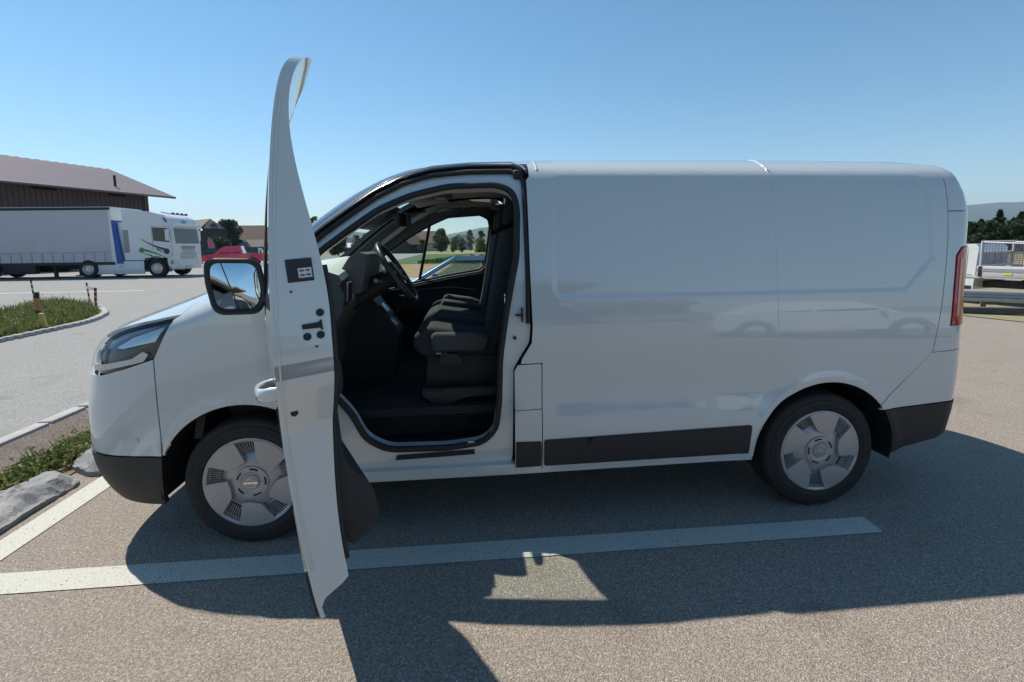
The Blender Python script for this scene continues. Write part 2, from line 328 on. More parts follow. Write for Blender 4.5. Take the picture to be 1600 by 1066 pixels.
def body_side(s):
    near = s < 0
    # front wing, with a narrow strip behind the wheel arch
    fen = [(-.30, 1.185), (-.275, 1.200)]+HSEAM[4:]+[(wsL[0][0], 1.42), (.20, 1.478), (.239, 1.44), (.229, 1.2), (.229, .798), (.296, .729), (.395, .626), (.45, .478), (.452, .34)]
    fen += arc(0, .335, .425, 0, 155, 30)+[(-.388, .60), (-.388, 1.0)]
    VP('front_wing', fen, WHITE, sgn=s, sp=.035)
    # bumper side, split by the black lower lip
    xb = lambda z: float(X_front(.70, z))
    bum = [(-.392, .997)]+arc(0, .335, .425, 156, 157, 1)+[(-.405, .508), (-.55, .515), (xb(.52), .52)]+[(xb(z), z) for z in (.6, .7, .8, .86, .9)]+[(-.76, .90), (-.67, .918), (-.52, .958)]
    bum = [(-.394, .996), (-.394, .60)]+[(-.40, .51), (-.55, .517), (xb(.525), .525)]+[(xb(z), z) for z in (.6, .7, .8, .86, .9)]+[(xb(.93), .93), (-.80, .905), (-.67, .915), (-.52, .955)]
    b = VP('front_bumper', bum, WHITE, sgn=s, sp=.03)
    lip = [(-.395, .503), (-.55, .511), (xb(.52), .518), (xb(.4), .4), (xb(.3), .3), (-.70, .262), (-.5, .247), (-.42, .245), (-.415, .30), (-.407, .40)]
    VP('bumper_lip', lip, BLACKP, sgn=s, sp=.03, off=.004, flange=.03)
    # headlight: dark bowl, reflector pieces, clear lens
    HL = [(-.287, 1.197), (-.387, 1.006), (-.52, .962), (-.67, .922), (-.79, .912), (-.812, .94), (-.812, 1.0), (-.785, 1.058), (-.72, 1.086), (-.58, 1.139), (-.42, 1.173)]
    HLr = rpoly(HL, .02)
    h = VP('headlight', HLr, LAMPDARK, sgn=s, sp=.03, off=-.028, flange=.03)
    def sub(nm, poly, mat, off, fl=.012):
        o = panel(nm, None, poly, mat, sgn=s, sp=.02, off=off, flange=fl); o.parent = h; return o
    sub('lamp_lens', grow(HLr, -.002), LENS, -.001, .004)
    sub('upper_reflector', [(-.345, 1.155), (-.385, 1.082), (-.55, 1.05), (-.585, 1.055), (-.50, 1.105)], LAMPGREY, -.012)
    sub('daylight_strip', rpoly([(-.42, 1.02), (-.445, .985), (-.66, .94), (-.765, .93), (-.775, .955), (-.66, .97), (-.50, 1.0), (-.445, 1.035)], .008), LAMPGREY, -.010)
    sub('indicator_cell', [(-.70, 1.035), (-.705, .97), (-.765, .965), (-.775, 1.03)], LAMPGREY, -.016)
    sub('lamp_divider', [(-.675, 1.05), (-.685, .95), (-.695, .95), (-.687, 1.05)], CHROME, -.010)
    # screen pillar and roof rail down to the door line
    dl = [q for q in DOOR if q[1] > 1.43 and q[0] < 1.43][2:-1]
    dtop = [(1.452, 1.89), (1.438, 1.90), (1.419, 1.922), (1.367, 1.947), (1.15, 1.942), (.948, 1.918), (.797, 1.872), (.656, 1.801), (.526, 1.709), (.396, 1.614), (.276, 1.513), (.225, 1.477), (.16, 1.44)]
    VP('screen_pillar', wsL[:-1]+RAIL+dtop, GLOSSB, sgn=s, sp=.02, flange=.04)
    VB(MB().tube(on_side(resample([(x, z+.012) for x, z in dtop[1:-2]], .04, False), .007, s), .0040, 6), 'pillar_bead', WHITE, 60)
    # big side panel
    ra = lambda a0, a1: arc(3.098, .335, .415, a0, a1, 26)
    bk = [(3.706, .897), (3.743, 1.112), (3.772, 1.325), (3.797, 1.5), (3.814, 1.681), (3.822, 1.8), (3.824, 1.88), (3.815, zt)]
    low = [(1.352, .663)] if 0 else []
    side = [(1.501, .327), (2.68, .335)]+ra(180, 41)+bk+[(1.455, zt), (1.456, 1.88), (1.440, 1.86), (1.444, 1.4), (1.452, 1.10), (1.446, 1.018), (1.395, .937), (1.388, .912), (1.501, .912)]
    blank = rpoly([(1.57, 1.25), (3.53, 1.25), (3.70, 1.42), (3.70, 1.87), (1.57, 1.87)], .06, 6)
    VP('side_panel', side, WHITE, sgn=s, sp=.03, feat=[grow(blank, .018), grow(blank, .008), blank, grow(blank, -.008), grow(blank, -.018)])
    if near:
        VP('fuel_flap', rpoly([(1.354, .872), (1.372, .905), (1.496, .907), (1.496, .665), (1.354, .665)], .008), WHITE, sgn=s, sp=.03)
        VP('lower_pillar_panel', [(1.354, .661), (1.4965, .661), (1.4965, .327), (1.354, .327)], WHITE, sgn=s, sp=.03)
        VP('pillar_trim', rpoly([(1.358, .49), (1.494, .487), (1.494, .348), (1.358, .345)], .008), BLACKP, sgn=s, sp=.04, off=.007, flange=.008)
    else:
        VP('lower_pillar_panel', [(1.354, .908), (1.4965, .908), (1.4965, .327), (1.354, .327)], WHITE, sgn=s, sp=.03)
    VP('side_trim', rpoly([(1.508, .494), (2.664, .521), (2.652, .358), (1.508, .348)], .012), BLACKP, sgn=s, sp=.04, off=.008, flange=.009)
    VB(MB().tube(on_side([(2.79, z) for z in np.linspace(1.06, 1.95, 24)], -.0012, s), .0030, 6), 'panel_seam', WHITE, 60)
    # rear corner
    xk = lambda z, y=.80: float(X_back(y, z))
    up = bk[4:]; 
    VP('roof_corner', [(3.819, 1.684), (3.827, 1.8), (3.829, 1.88), (3.82, zt)]+[(xk(1.957, .72), zt), (xk(1.92, .76), 1.92)]+[(xk(z, .78), z) for z in (1.85, 1.76, 1.684)], WHITE, sgn=s, sp=.03)
    TLo = [(xk(1.045, .84), 1.045), (3.812, 1.048), (3.829, 1.253), (3.851, 1.43), (3.885, 1.475), (xk(1.50, .82), 1.50)]
    VP('rear_corner_panel', [(3.711, .897), (3.748, 1.112), (3.777, 1.325), (3.802, 1.5), (3.818, 1.679)]+[(xk(z, .78), z) for z in (1.679, 1.6, 1.505)]+[(3.88, 1.48), (3.845, 1.433), (3.823, 1.253), (3.806, 1.042)]+[(xk(1.042, .84), 1.042), (xk(.915, .84), .915)], WHITE, sgn=s, sp=.03)
    tl = VP('tail_light', TLo+[(xk(z, .83), z) for z in (1.4, 1.25, 1.12)], REDL, sgn=s, sp=.025, off=.006, flange=.03)
    o = panel('reflector_strip', None, [(3.835, 1.10), (3.85, 1.28), (3.868, 1.42), (3.878, 1.42), (3.862, 1.28), (3.85, 1.10)], M('lamp_pink', (.75, .30, .32), .2, coat=1.), sgn=s, sp=.03, off=.009, flange=.004); o.parent = tl
    VP('rear_bumper', [(3.4125, .575)]+arc(3.098, .335, .415, 37, 40, 2)+[(3.703, .893), (xk(.91, .84), .911)]+[(xk(z, .84), z) for z in (.8, .7, .615)]+[(3.83, .608)], WHITE, sgn=s, sp=.03)
    VP('rear_bumper_lip', arc(3.098, .335, .415, -3, 35, 8)+[(3.84, .601), (xk(.605, .84), .608)]+[(xk(z, .84), z) for z in (.52, .46)]+[(3.86, .42), (3.775, .385), (3.6, .345)], BLACKP, sgn=s, sp=.03, off=.004, flange=.03)
    # sill under the door
    VP('sill', [(.455, .30), (1.352, .30), (2.684, .312), (2.684, .331), (1.352, .323), (1.352, .36), (.455, .36)], WHITE, sgn=s, sp=.05, off=-.004 if near else 0, flange=.05)
    # door frame ring, set back where the door shuts
    ring = grow(DOORR, .001)
    VP('door_frame', ring, WHITE, sgn=s, holes=[OPENR], sp=.035, off=-.034, flange=.075)
    # arch liners
    for cx, r in ((0, .423), (3.098, .413)):
        mb = MB(); mb.lathe([(s*.50, .02), (s*.50, r+.004), (s*.955, r+.004)], 28, 'y', (cx, 0, .335), a0=rad(-8), a1=rad(188)); VB(mb, 'arch_liner', RUBBER, 60)
body_side(-1); body_side(1)
# sensor in the near bumper corner
q = on_side([(-.505, .60)], .001)[0]
VB(MB().tube([q+np.array([0, .004, 0]), q+np.array([-.0005, -.003, 0])], .011, 14), 'parking_sensor', M('sensor_paint', (.55, .57, .58), .35), 40)

# roof, bonnet, screen, front and back
ry = lambda X, z: float(Wd(np.float64(X), np.float64(z)))
rl = [(x, ry(x, z)) for x, z in RAIL]
rear_e = [(3.815, ry(3.815, zt))]
xs_mid = [(x, ry(x, zt)) for x in np.linspace(1.6, 3.7, 10)]
hdr = [(float(X_front(y, 1.885)), y) for y in np.linspace(-.62, .62, 15)]
bk_e = [(float(X_back(y, 1.96)), y) for y in np.linspace(.69, -.69, 15)]
roofp = [(x, -y) for x, y in (rl+xs_mid+rear_e)][::-1]+hdr+[(x, y) for x, y in (rl+xs_mid+rear_e)]+bk_e
VP('roof', roofp, WHITE, kind='top', sp=.05)
for xr_ in (1.50, 2.79):
    mb = MB(); ys = np.linspace(-.81, .81, 41); zz = Z_top(np.full(41, xr_), ys)
    mb.tube([(xr_, y, z-.002) for y, z in zip(ys, zz)], .007, 6); VB(mb, 'roof_seam', WHITE, 60)
hs = [(x, ry(x, z)) for x, z in HSEAM]
fr_e = [(float(X_front(y, 1.075)), y) for y in np.linspace(.70, -.70, 15)]
bk_h = [(float(X_front(y, 1.395)), y) for y in np.linspace(-.74, .74, 15)]
VP('bonnet', [(x+.003, -y+.003) for x, y in hs]+bk_h+[(x+.003, y-.003) for x, y in hs][::-1]+fr_e, WHITE, kind='top', sp=.04)
VP('cowl', [(y, 1.392) for y in np.linspace(-.76, .76, 9)]+[(y, 1.43) for y in np.linspace(.77, -.77, 9)], RUBBER, kind='front', sp=.05, off=-.012)
wz = np.linspace(1.425, 1.882, 9)
VP('windscreen', [(-float(yw(z)), z) for z in wz][::-1]+[(float(yw(z)), z) for z in wz], GLASSW, kind='front', sp=.06, flange=.004)
VP('front_face', [(-.70, .53), (.70, .53), (.70, .835), (-.70, .835)], WHITE, kind='front', sp=.06)
gr = VP('grille', [(-.70, .805), (.70, .805), (.70, 1.07), (-.70, 1.07)], BLACKP, kind='front', sp=.06, off=-.02)
for z in (.86, .93, 1.0):
    o = panel('grille_bar', None, [(-.62, z), (.62, z), (.62, z+.022), (-.62, z+.022)], CHROME, kind='front', sp=.08, off=.0, flange=.02); o.parent = gr
VP('bonnet_lip', [(-.72, 1.045), (.72, 1.045), (.72, 1.10), (-.72, 1.10)], GLOSSB, kind='front', sp=.06, off=-.018)
VP('front_lip', [(-.70, .27), (.70, .27), (.70, .525), (-.70, .525)], BLACKP, kind='front', sp=.06)
for s in (-1, 1):
    d = VP('rear_door', [(s*.005, .62), (s*.775, .62), (s*.775, 1.94), (s*.005, 1.94)], WHITE, kind='back', sp=.06)
VP('tailgate_bumper', [(-.84, .36), (.84, .36), (.84, .615), (-.84, .615)], BLACKP, kind='back', sp=.06)
for s in (-1, 1):
    VP('rear_edge', [(s*.78, .62), (s*.835, .62), (s*.835, 1.5), (s*.80, 1.72), (s*.78, 1.9)], WHITE, kind='back', sp=.05)
VB(MB().prism([(-.62, .26), (3.85, .28), (3.95, .40), (3.9, .50), (-.55, .48)], -.52, .52).prism([(.5, .30), (2.6, .30), (2.6, .46), (.5, .46)], -.86, .86), 'underbody', RUBBER)
VB(MB().prism([(1.50, .46), (3.80, .46), (3.80, .50), (1.50, .50)], -.80, .80), 'cargo_floor', BLACKP)

VB(MB().prism([(-.62, .30), (-.20, .30), (-.20, 1.12), (-.35, 1.12), (-.62, .98)], -.52, .52), 'engine_bay', RUBBER)
# ---- wheels
def make_wheel(name, cx, s, rot):
    w = vp(empty(name, (cx, s*.83, .335)))
    R0 = .338
    prof = [(-.080, .215), (-.092, .234), (-.104, .2395), (-.107, .243), (-.1115, .262), (-.1145, .264), (-.1145, .270), (-.112, .272), (-.1105, .290), (-.112, .292), (-.110, .297), (-.106, .299), (-.106, .312), (-.098, .324), (-.085, .332)]
    for g0 in (-.058, -.02, .02, .058): prof += [(g0-.006, .3355), (g0-.005, .328), (g0+.005, .328), (g0+.006, .3355)]
    prof += [(-h, r) for h, r in prof[:15]][::-1]
    t = MB().lathe(prof, 72, 'y').build('tyre', TYRE, w, 40)
    if s < 0:
        for k_ in range(26):      # raised characters on the sidewall
            if k_ % 13 > 8: continue
            a_ = rad(62+k_*7.2+(38 if k_ > 12 else 0)); MB().box((0, -.1125, .281), (.010+.004*(k_ % 3), .002, .011), M4=Matrix.Rotation(-a_, 4, 'Y')).build('sidewall_letter', TYRE, t)
    s_ = s
    c = MB(); Rr = .234
    c.lathe([(s_*.092, Rr+.003), (s_*.109, Rr+.001), (s_*.111, Rr*.975), (s_*.107, Rr*.93), (s_*.088, Rr*.915), (s_*.080, Rr*.62), (s_*.096, Rr*.50), (s_*.100, Rr*.36), (s_*.100, .001)], 60, 'y')
    cov = c.build('wheel_cover', SILVER, w, 30)
    def pol(r, a): a = rad(a+rot); return (r*Rr*math.cos(a), r*Rr*math.sin(a))
    for k in range(5):
        b = 95+72*k
        p = [pol(.91, b-12), pol(.92, b-6), pol(.922, b), pol(.92, b+6), pol(.91, b+12), pol(.66, b+8), pol(.66, b-16)]
        slot = MB().prism(p, s_*.0825, s_*.0875, 'y').build('cover_slot', DARKSLOT, w); fi = MB()
        for j in range(7):
            a = b-11+j*3.6; x0, z0 = pol(.66, a-3); x1, z1 = pol(.91, a)
            fi.tube([(x0, s_*.088, z0), (x1, s_*.091, z1)], .0022, 5)
        tag(fi.build('slot_fins', SILVER, slot, 40), kind='stuff')
        b = 131+72*k
        P0 = [pol(.975, b-23), pol(.985, b-10), pol(.99, b), pol(.985, b+12), pol(.975, b+24), pol(.54, b+15), pol(.45, b-8), pol(.50, b-30)]
        ph = [.1125, .113, .113, .113, .1125, .113, .115, .114]
        V = [(x, s_*.09, z) for x, z in P0]+[(x*.985, s_*h, z*.985) for (x, z), h in zip(P0, ph)]; n = len(P0)
        xm, zm = np.mean(P0, 0); V.append((xm, s_*.1165, zm))
        MB().add(V, [(i, (i+1) % n, n+(i+1) % n, n+i) for i in range(n)]+[(n+i, n+(i+1) % n, 2*n) for i in range(n)]).build('cover_blade', SILVER, w, 25)
    h = MB().lathe([(s_*.098, Rr*.37), (s_*.107, Rr*.355), (s_*.108, Rr*.24), (s_*.104, Rr*.20), (s_*.104, Rr*.17), (s_*.112, Rr*.155), (s_*.114, .001)], 40, 'y').build('hub_cap', SILVER, w, 25)
    for k in range(5):
        MB().tube([(*(lambda q: (q[0], s_*.1085, q[1]))(pol(.30, 60+72*k+j*8)),) for j in range(5)], .0045, 6).build('hub_slot', DARKSLOT, h, 60)
    e = MB(); e.tube([(Rr*.115*math.cos(t), s_*.1145, Rr*.10*math.sin(t)) for t in np.linspace(0, 2*math.pi, 24)[:-1]], .0022, 6, closed=True); e.box((0, s_*.1145, 0), (Rr*.30, .004, Rr*.045))
    e.build('wheel_emblem', CHROME, w, 60)
    return w
make_wheel('wheel', 0, -1, 0); make_wheel('wheel', 3.098, -1, 27); make_wheel('wheel', 0, 1, 10); make_wheel('wheel', 3.098, 1, 40)
# ---- open driver door: built shut, then swung about its leaning hinge line
HX, HTH, HT = .19, 67.6, 6.9
axis = Vector((0, math.sin(rad(HT)), math.cos(rad(HT)))); hp = Vector((HX, -.92, .9))
DM = Matrix.Translation((.012, -.05, 0)) @ Matrix.Translation(hp) @ Matrix.Rotation(-rad(HTH), 4, axis) @ Matrix.Translation(-hp)
def th_door(u, v): return (.148-.115*sm(1.18, 1.84, v)-.045*sm(1.1, .45, v))*(.12+.88*sm(.365, .425, v))
drv = panel('driver_door', None, DOORR, WHITE, holes=[WINR], sp=.035, thick=th_door)
vp(drv); drv.matrix_basis = DM
def DS(o): o.parent = drv; return o
DS(panel('door_side_trim', None, rpoly([(.48, .325), (1.318, .322), (1.335, .40), (1.336, .475), (.47, .475)], .01), BLACKP, sp=.05, off=.008, flange=.009))
DS(panel('window_glass', None, WINR, GLASSW, sp=.08, off=-.022, flange=.004))
# glass run and outer belt strip
DS(MB().tube(on_side(resample(WINR, .05), -.010), .008, 6, closed=True).build('window_seal', RUBBER, None, 60))
tin = [(.50, .46), (1.25, .44), (1.27, .60), (1.275, .88), (1.29, 1.0), (1.31, 1.16), (1.30, 1.27), (.95, 1.225), (.55, 1.155), (.32, 1.12), (.32, .86), (.45, .70)]
def tr_off(u, v): return -(.135+.028*sm(.42, .52, v)+.070*sm(.74, .60, v)*sm(.44, .50, v)+.05*sm(.86, .95, v)*sm(1.12, 1.02, v)*sm(1.22, 1.1, u))
DS(panel('door_trim', None, rpoly(tin, .03), TRIM, sp=.03, off=tr_off, flange=-.12))
zz_ = np.r_[np.linspace(.47, .88, 8), .94, 1.02, np.linspace(1.10, 1.80, 10)]
def edge_x(z): return float(np.interp(z, [.312, .40, .88, .94, 1.02, 1.10, 1.4, 1.7, 1.80, 1.865], [1.325, 1.342, 1.35, 1.385, 1.435, 1.442, 1.436, 1.432, 1.431, 1.424]))
DS(MB().tube([(edge_x(z)+.0015, -float(Y_side(edge_x(z), z))+.013, z) for z in zz_], .0028, 6).build('skin_hem', WHITE, None, 60))
DS(MB().tube([(edge_x(z)-.012, -float(Y_side(edge_x(z), z))+float(th_door(0, z))+.006, z) for z in zz_ if z < 1.35], .0085, 8).build('door_seal', RUBBER, None, 60))
# lock face fittings
def edge_pt(z, s):
    x = edge_x(z)
    return Vector((x, -float(Y_side(x, z))+s, z))
def disc(name, z, s, r, mat, h=.003):
    p = edge_pt(z, s); return DS(MB().tube([p-Vector((.004, 0, 0)), p+Vector((h, 0, 0))], r, 18).build(name, mat, None, 40))
for z, s in ((1.205, .122), (1.145, .120), (1.145, .086)): disc('lock_bolt', z, s, .0105, RUBBER)
p = edge_pt(1.172, .105); DS(MB().prism([(p.y-.030, p.z-.006), (p.y+.016, p.z-.008), (p.y+.016, p.z-.014), (p.y+.021, p.z-.014), (p.y+.021, p.z+.014), (p.y+.016, p.z+.012), (p.y+.012, p.z+.008), (p.y-.030, p.z+.007)], p.x-.004, p.x+.004, 'x').build('latch_slot', RUBBER, None))
disc('drain_plug', .94, .038, .010, RUBBER); disc('small_hole', 1.27, .052, .003, RUBBER); disc('small_hole', 1.115, .108, .003, RUBBER)
p = edge_pt(1.325, .075); st = DS(MB().box((p.x+.0015, p.y, p.z), (.004, .066, .062), bev=.0012, seg=1).build('tyre_label', STICK, None))
mb = MB().box((p.x+.0045, p.y+.012, p.z-.008), (.002, .034, .026)); o = mb.build('label_plate', PAPER, st)
mb = MB()
for k, (dy, dz, l) in enumerate(((.001, -.002, .010), (.016, -.002, .009), (.002, -.014, .011), (.017, -.014, .010))):
    for j in range(4): mb.box((p.x+.0058, p.y+dy+(j-1.5)*l*.28+.003, p.z+dz), (.0008, l*.2, .005))
mb.build('label_print', STICK, st)
# pull handle on the outside
hz, hx1, hx2 = .985, 1.075, 1.285
def ypt(x, z, o): return Vector((x, -float(Y_side(x, z))-o, z))
pts = [ypt(hx1, hz, -.01), ypt(hx1+.02, hz, .026), ypt(hx1+.06, hz, .042), ypt((hx1+hx2)/2, hz, .048), ypt(hx2-.05, hz, .044), ypt(hx2-.015, hz, .03), ypt(hx2, hz, -.01)]
sp_ = nspline([p[:2] for p in pts], 25); mb = MB()
V = []; F_ = []
for i, (x, y) in enumerate(sp_):
    a = sp_[min(i+1, 24)]-sp_[max(i-1, 0)]; a = a/np.linalg.norm(a); nx, ny = -a[1], a[0]
    for k in range(10):
        t = 2*math.pi*k/10; V.append((x+nx*.009*math.cos(t), y+ny*.009*math.cos(t), hz+.021*math.sin(t)))
for i in range(24):
    for k in range(10): F_.append((i*10+k, i*10+(k+1) % 10, (i+1)*10+(k+1) % 10, (i+1)*10+k))
mb.add(V, F_+[tuple(range(10))[::-1], tuple(range(240, 250))]); DS(mb.build('door_handle', WHITE, None, 60))
DS(panel('handle_cup', None, rpoly([(1.09, .955), (1.27, .955), (1.27, 1.02), (1.09, 1.02)], .02), BLACKP, sp=.03, off=.001, flange=.004))
# wing mirror, modelled where it ends up and brought back into the shut door's space
INV = DM.inverted()
def to_door(o):
    o.data.transform(INV); return DS(o)
c0 = Vector((.12, -1.21, 1.365)); zax = Vector((.035, -.0, 1)).normalized(); nrm = (CAM-c0); nrm = Vector((.33, -.94, .12)).normalized()
xax = zax.cross(nrm).normalized()*1; xax = -xax if xax.x < 0 else xax; zax = nrm.cross(xax); zax = -zax if zax.z < 0 else zax
MM = Matrix(((xax.x, nrm.x, zax.x, c0.x), (xax.y, nrm.y, zax.y, c0.y), (xax.z, nrm.z, zax.z, c0.z), (0, 0, 0, 1)))
mo = rpoly([(-.118, .118, .05), (.094, .118, .05), (.122, -.04, .06), (.095, -.128, .05), (-.085, -.128, .05), (-.118, .02, .05)], .05, 6)
def loft(prof, scales):
    V = []; n = len(prof)
    for y, k in scales: V += [(x*k, y, z*k) for x, z in prof]
    F = [(j*n+i, j*n+(i+1) % n, (j+1)*n+(i+1) % n, (j+1)*n+i) for j in range(len(scales)-1) for i in range(n)]
    return V, F, n
V, F, n = loft(mo, [(.004, .80), (.012, .87), (.016, .93), (.012, .985), (0, 1.0), (-.03, .99), (-.075, .90), (-.105, .70), (-.118, .35)])
F += [tuple(range(n)), tuple(range(len(V)-n, len(V)))]
to_door(MB().add(V, F, 0, MM).build('mirror_housing', BLACKP, None, 50))
V, F, n = loft(mo, [(-.002, 1.008), (-.03, 1.003), (-.076, .915), (-.107, .71), (-.122, .35)]); F += [tuple(range(len(V)-n, len(V)))]
to_door(MB().add(V, F, 0, MM).build('mirror_cap', WHITE, None, 50))
V, F, n = loft(mo, [(.0075+.0048*(1-k*k), .80*k) for k in (1, .85, .7, .55, .4, .25, .1, .01)])      # the glass is slightly domed
o = MB().add(V, F+[tuple(range(len(V)-n, len(V)))], 0, MM).build('mirror_glass', MIRROR, None, 60); to_door(o)
o = MB().tube([MM @ Vector((-.055+.065*t, .0095+.004*math.sin(math.pi*t), .095-.195*t)) for t in np.linspace(0, 1, 9)], .0024, 6).build('mirror_division', RUBBER, None, 60); to_door(o)
a = MM @ Vector((.10, -.04, -.055)); b = Vector((.37, -1.27, 1.30))
to_door(MB().tube([a, a.lerp(b, .4)+Vector((0, .01, -.004)), b], [.034, .040, .05], 12).build('mirror_arm', BLACKP, None, 50))

# ---- passenger door, shut
pd = VP('passenger_door', DOORR, WHITE, sgn=1, holes=[WINR], sp=.04)
for nm, ob in (('window_glass', panel('window_glass', None, WINR, GLASSW, sgn=1, sp=.08, off=-.02, flange=.004)),
               ('door_card', panel('door_card', None, rpoly([(.36, .46), (1.30, .46), (1.33, 1.0), (1.345, 1.30), (1.24, 1.296), (.953, 1.249), (.612, 1.18), (.42, 1.15), (.30, 1.10), (.30, .8)], .02), TRIM, sgn=1, sp=.05, off=lambda u, v: -(.095+.05*sm(.86, .95, v)*sm(1.1, 1.03, v)), flange=.03)),
               ('window_frame', panel('window_frame', None, grow(DOORR, -.015), TRIMG, sgn=1, holes=[grow(WINR, .004), rpoly([(.32, .42), (1.28, .42), (1.34, 1.0), (1.34, 1.29), (.953, 1.23), (.612, 1.165), (.31, 1.11), (.26, .8)], .02)], sp=.05, off=-.075, flange=.03))):
    ob.parent = pd
o = MB().tube(on_side([(.815, 1.725), (.70, 1.212)], -.03, 1), .013, 8).build('quarter_bar', RUBBER, pd, 60)
o = MB().tube(on_side(resample(WINR, .05), -.05, 1), .014, 8, closed=True).build('window_seal', RUBBER, pd, 60)
o = MB().tube(on_side([(.35, 1.135), (.612, 1.18), (.953, 1.249), (1.30, 1.31)], -.10, 1), .007, 6).build('belt_strip', SATIN, pd, 60)
o = MB().tube(on_side([(.55, 1.12), (.75, 1.16), (1.0, 1.175), (1.2, 1.14)], -.10, 1), .006, 6).build('arm_rest_line', SATIN, pd, 60)
o = MB().tube(on_side([(.90, 1.045), (.95, 1.05), (1.0, 1.04)], -.15, 1), .010, 6).build('door_pull', SATIN, pd, 60)
V, F, n = loft([(x, z) for x, z in mo], [(.004, .82), (.012, .9), (0, 1.0), (-.03, .99), (-.075, .90), (-.118, .35)]); F += [tuple(range(n)), tuple(range(len(V)-n, len(V)))]
o = MB().add(V, F, 0, Matrix.Translation((.24, 1.16, 1.36)) @ Matrix.Rotation(rad(90), 4, 'Z')).tube([(.30, .94, 1.30), (.26, 1.08, 1.31)], .035, 10).build('mirror_housing', BLACKP, pd, 50)

# ---- seals and fittings in the open doorway
VB(MB().tube(on_side(resample(OPENR, .04), -.030), .017, 8, closed=True), 'doorway_seal', RUBBER, 60)
pth = [(1.432, 1.12), (1.434, 1.4), (1.43, 1.7), (1.427, 1.86), (1.41, 1.905), (1.36, 1.929), (1.15, 1.924), (.95, 1.90), (.80, 1.856), (.66, 1.785), (.53, 1.694), (.40, 1.60), (.28, 1.50)]
VB(MB().tube(on_side(resample(rpoly(pth, .02)[4:-4] if 0 else pth, .04, False), -.020), .0125, 8), 'frame_seal', RUBBER, 60)
q = on_side([(1.40, 1.905)], -.02)[0]; VB(MB().box(q, (.05, .03, .05), bev=.012), 'corner_cap', RUBBER, 60)
q = on_side([(1.40, 1.165)], -.022)[0]
VB(MB().box(q, (.008, .02, .075), bev=.003).tube([q+np.array([-.035, -.006, 0]), q+np.array([.005, -.006, 0])], .006, 8), 'door_striker', BLACKP, 50)
q = on_side([(1.36, 1.045)], -.030)[0]; VB(MB().tube([q, q+np.array([0, -.012, 0])], .009, 14), 'buffer', RUBBER, 50)
VP('tread_strip', [(.725, .405), (1.14, .417), (1.14, .445), (.735, .433)], RUBBER, sp=.05, off=-.030, flange=.004)

# ---- cabin
VP('pillar_trim_cover', [(1.30, .60), (1.32, 1.1), (1.36, 1.35), (1.395, 1.5), (1.40, 1.74), (1.37, 1.83), (1.50, 1.85), (1.53, .5), (1.30, .5)], TRIM, sgn=-1, sp=.05, off=-.11, flange=-.07)
VP('pillar_trim_cover', [(1.315, .50), (1.33, 1.3), (1.345, 1.70), (1.33, 1.82), (1.50, 1.85), (1.53, .5)], TRIM, sgn=1, sp=.05, off=-.10, flange=.02)
for s in (-1, 1):
    VP('screen_pillar_trim', [(x+.012, z) for x, z in wsL[1:-1]]+[(hx0+.15, 1.86), (.90, 1.84), (.80, 1.80), (.66, 1.735), (.52, 1.64), (.40, 1.56), (.30, 1.48), (.2, 1.42)], TRIMG if s > 0 else TRIM, sgn=s, sp=.05, off=-.045, flange=.02)
lin = [(.80, -.60), (.80, .60), (.95, .70), (1.52, .74), (1.52, -.74), (.95, -.70)]
VP('headliner', lin, LINER, kind='top', sp=.08, off=-.055, flange=-.03)
for s in (-1, 1):
    VP('headliner_edge', [(.85, 1.80), (1.05, 1.855), (1.28, 1.865), (1.50, 1.83), (1.50, 1.93), (1.0, 1.93), (.82, 1.87)], LINER, sgn=s, sp=.05, off=-.075, flange=.01)
VB(MB().prism([(-.5, .60), (1.55, .60), (1.55, .645), (.25, .645), (-.2, .95), (-.3, .95), (-.1, .60)], -.80, .90), 'cabin_floor', FLOORM)
VB(MB().prism([(.45, .40), (1.36, .40), (1.36, .455), (.45, .455)], -.905, -.62), 'step_plate', FLOORM)
VB(MB().prism([(.45, .455), (1.36, .455), (1.36, .62), (.45, .62)], -.70, -.62), 'step_riser', FLOORM)
mb = MB()
for k in range(6): mb.box((1.055, -.705, .50+k*.014), (.10, .008, .006))
VB(mb, 'step_vent', TRIM)
VB(MB().prism([(1.50, .45), (1.53, .45), (1.53, 1.86), (1.50, 1.86)], -.79, .79), 'bulkhead', TRIM)
VB(MB().prism([(-.30, .55), (-.26, .55), (-.10, 1.34), (-.16, 1.36)], -.86, .86), 'fire_wall', TRIM)
dash = [(-.12, 1.34), (.10, 1.395), (.30, 1.425), (.40, 1.425), (.455, 1.405), (.47, 1.375), (.455, 1.345), (.475, 1.30), (.465, 1.20), (.42, 1.12), (.34, 1.02), (.30, .80), (-.05, .80)]
V, F, nd = [], [], len(dash)
for y in np.linspace(-.82, .84, 13):
    dz = .035-.085*abs(y)**1.6; V += [(x, y, z+dz*sm(1.1, 1.34, z)) for x, z in dash]
F = [(j*nd+i, j*nd+(i+1) % nd, (j+1)*nd+(i+1) % nd, (j+1)*nd+i) for j in range(12) for i in range(nd)]+[tuple(range(nd))[::-1], tuple(range(12*nd, 13*nd))]
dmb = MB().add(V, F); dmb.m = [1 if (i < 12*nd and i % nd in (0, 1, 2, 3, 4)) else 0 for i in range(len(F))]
dsh = VB(dmb, 'dashboard', [DASH, DASHLIT], 30)
mb = MB(); mb.prism([(.43, 1.40), (.475, 1.468), (.53, 1.495), (.57, 1.482), (.565, 1.42), (.53, 1.27), (.42, 1.25)], -.66, -.20); o = mb.build('instrument_hood', DASH, dsh, 40)
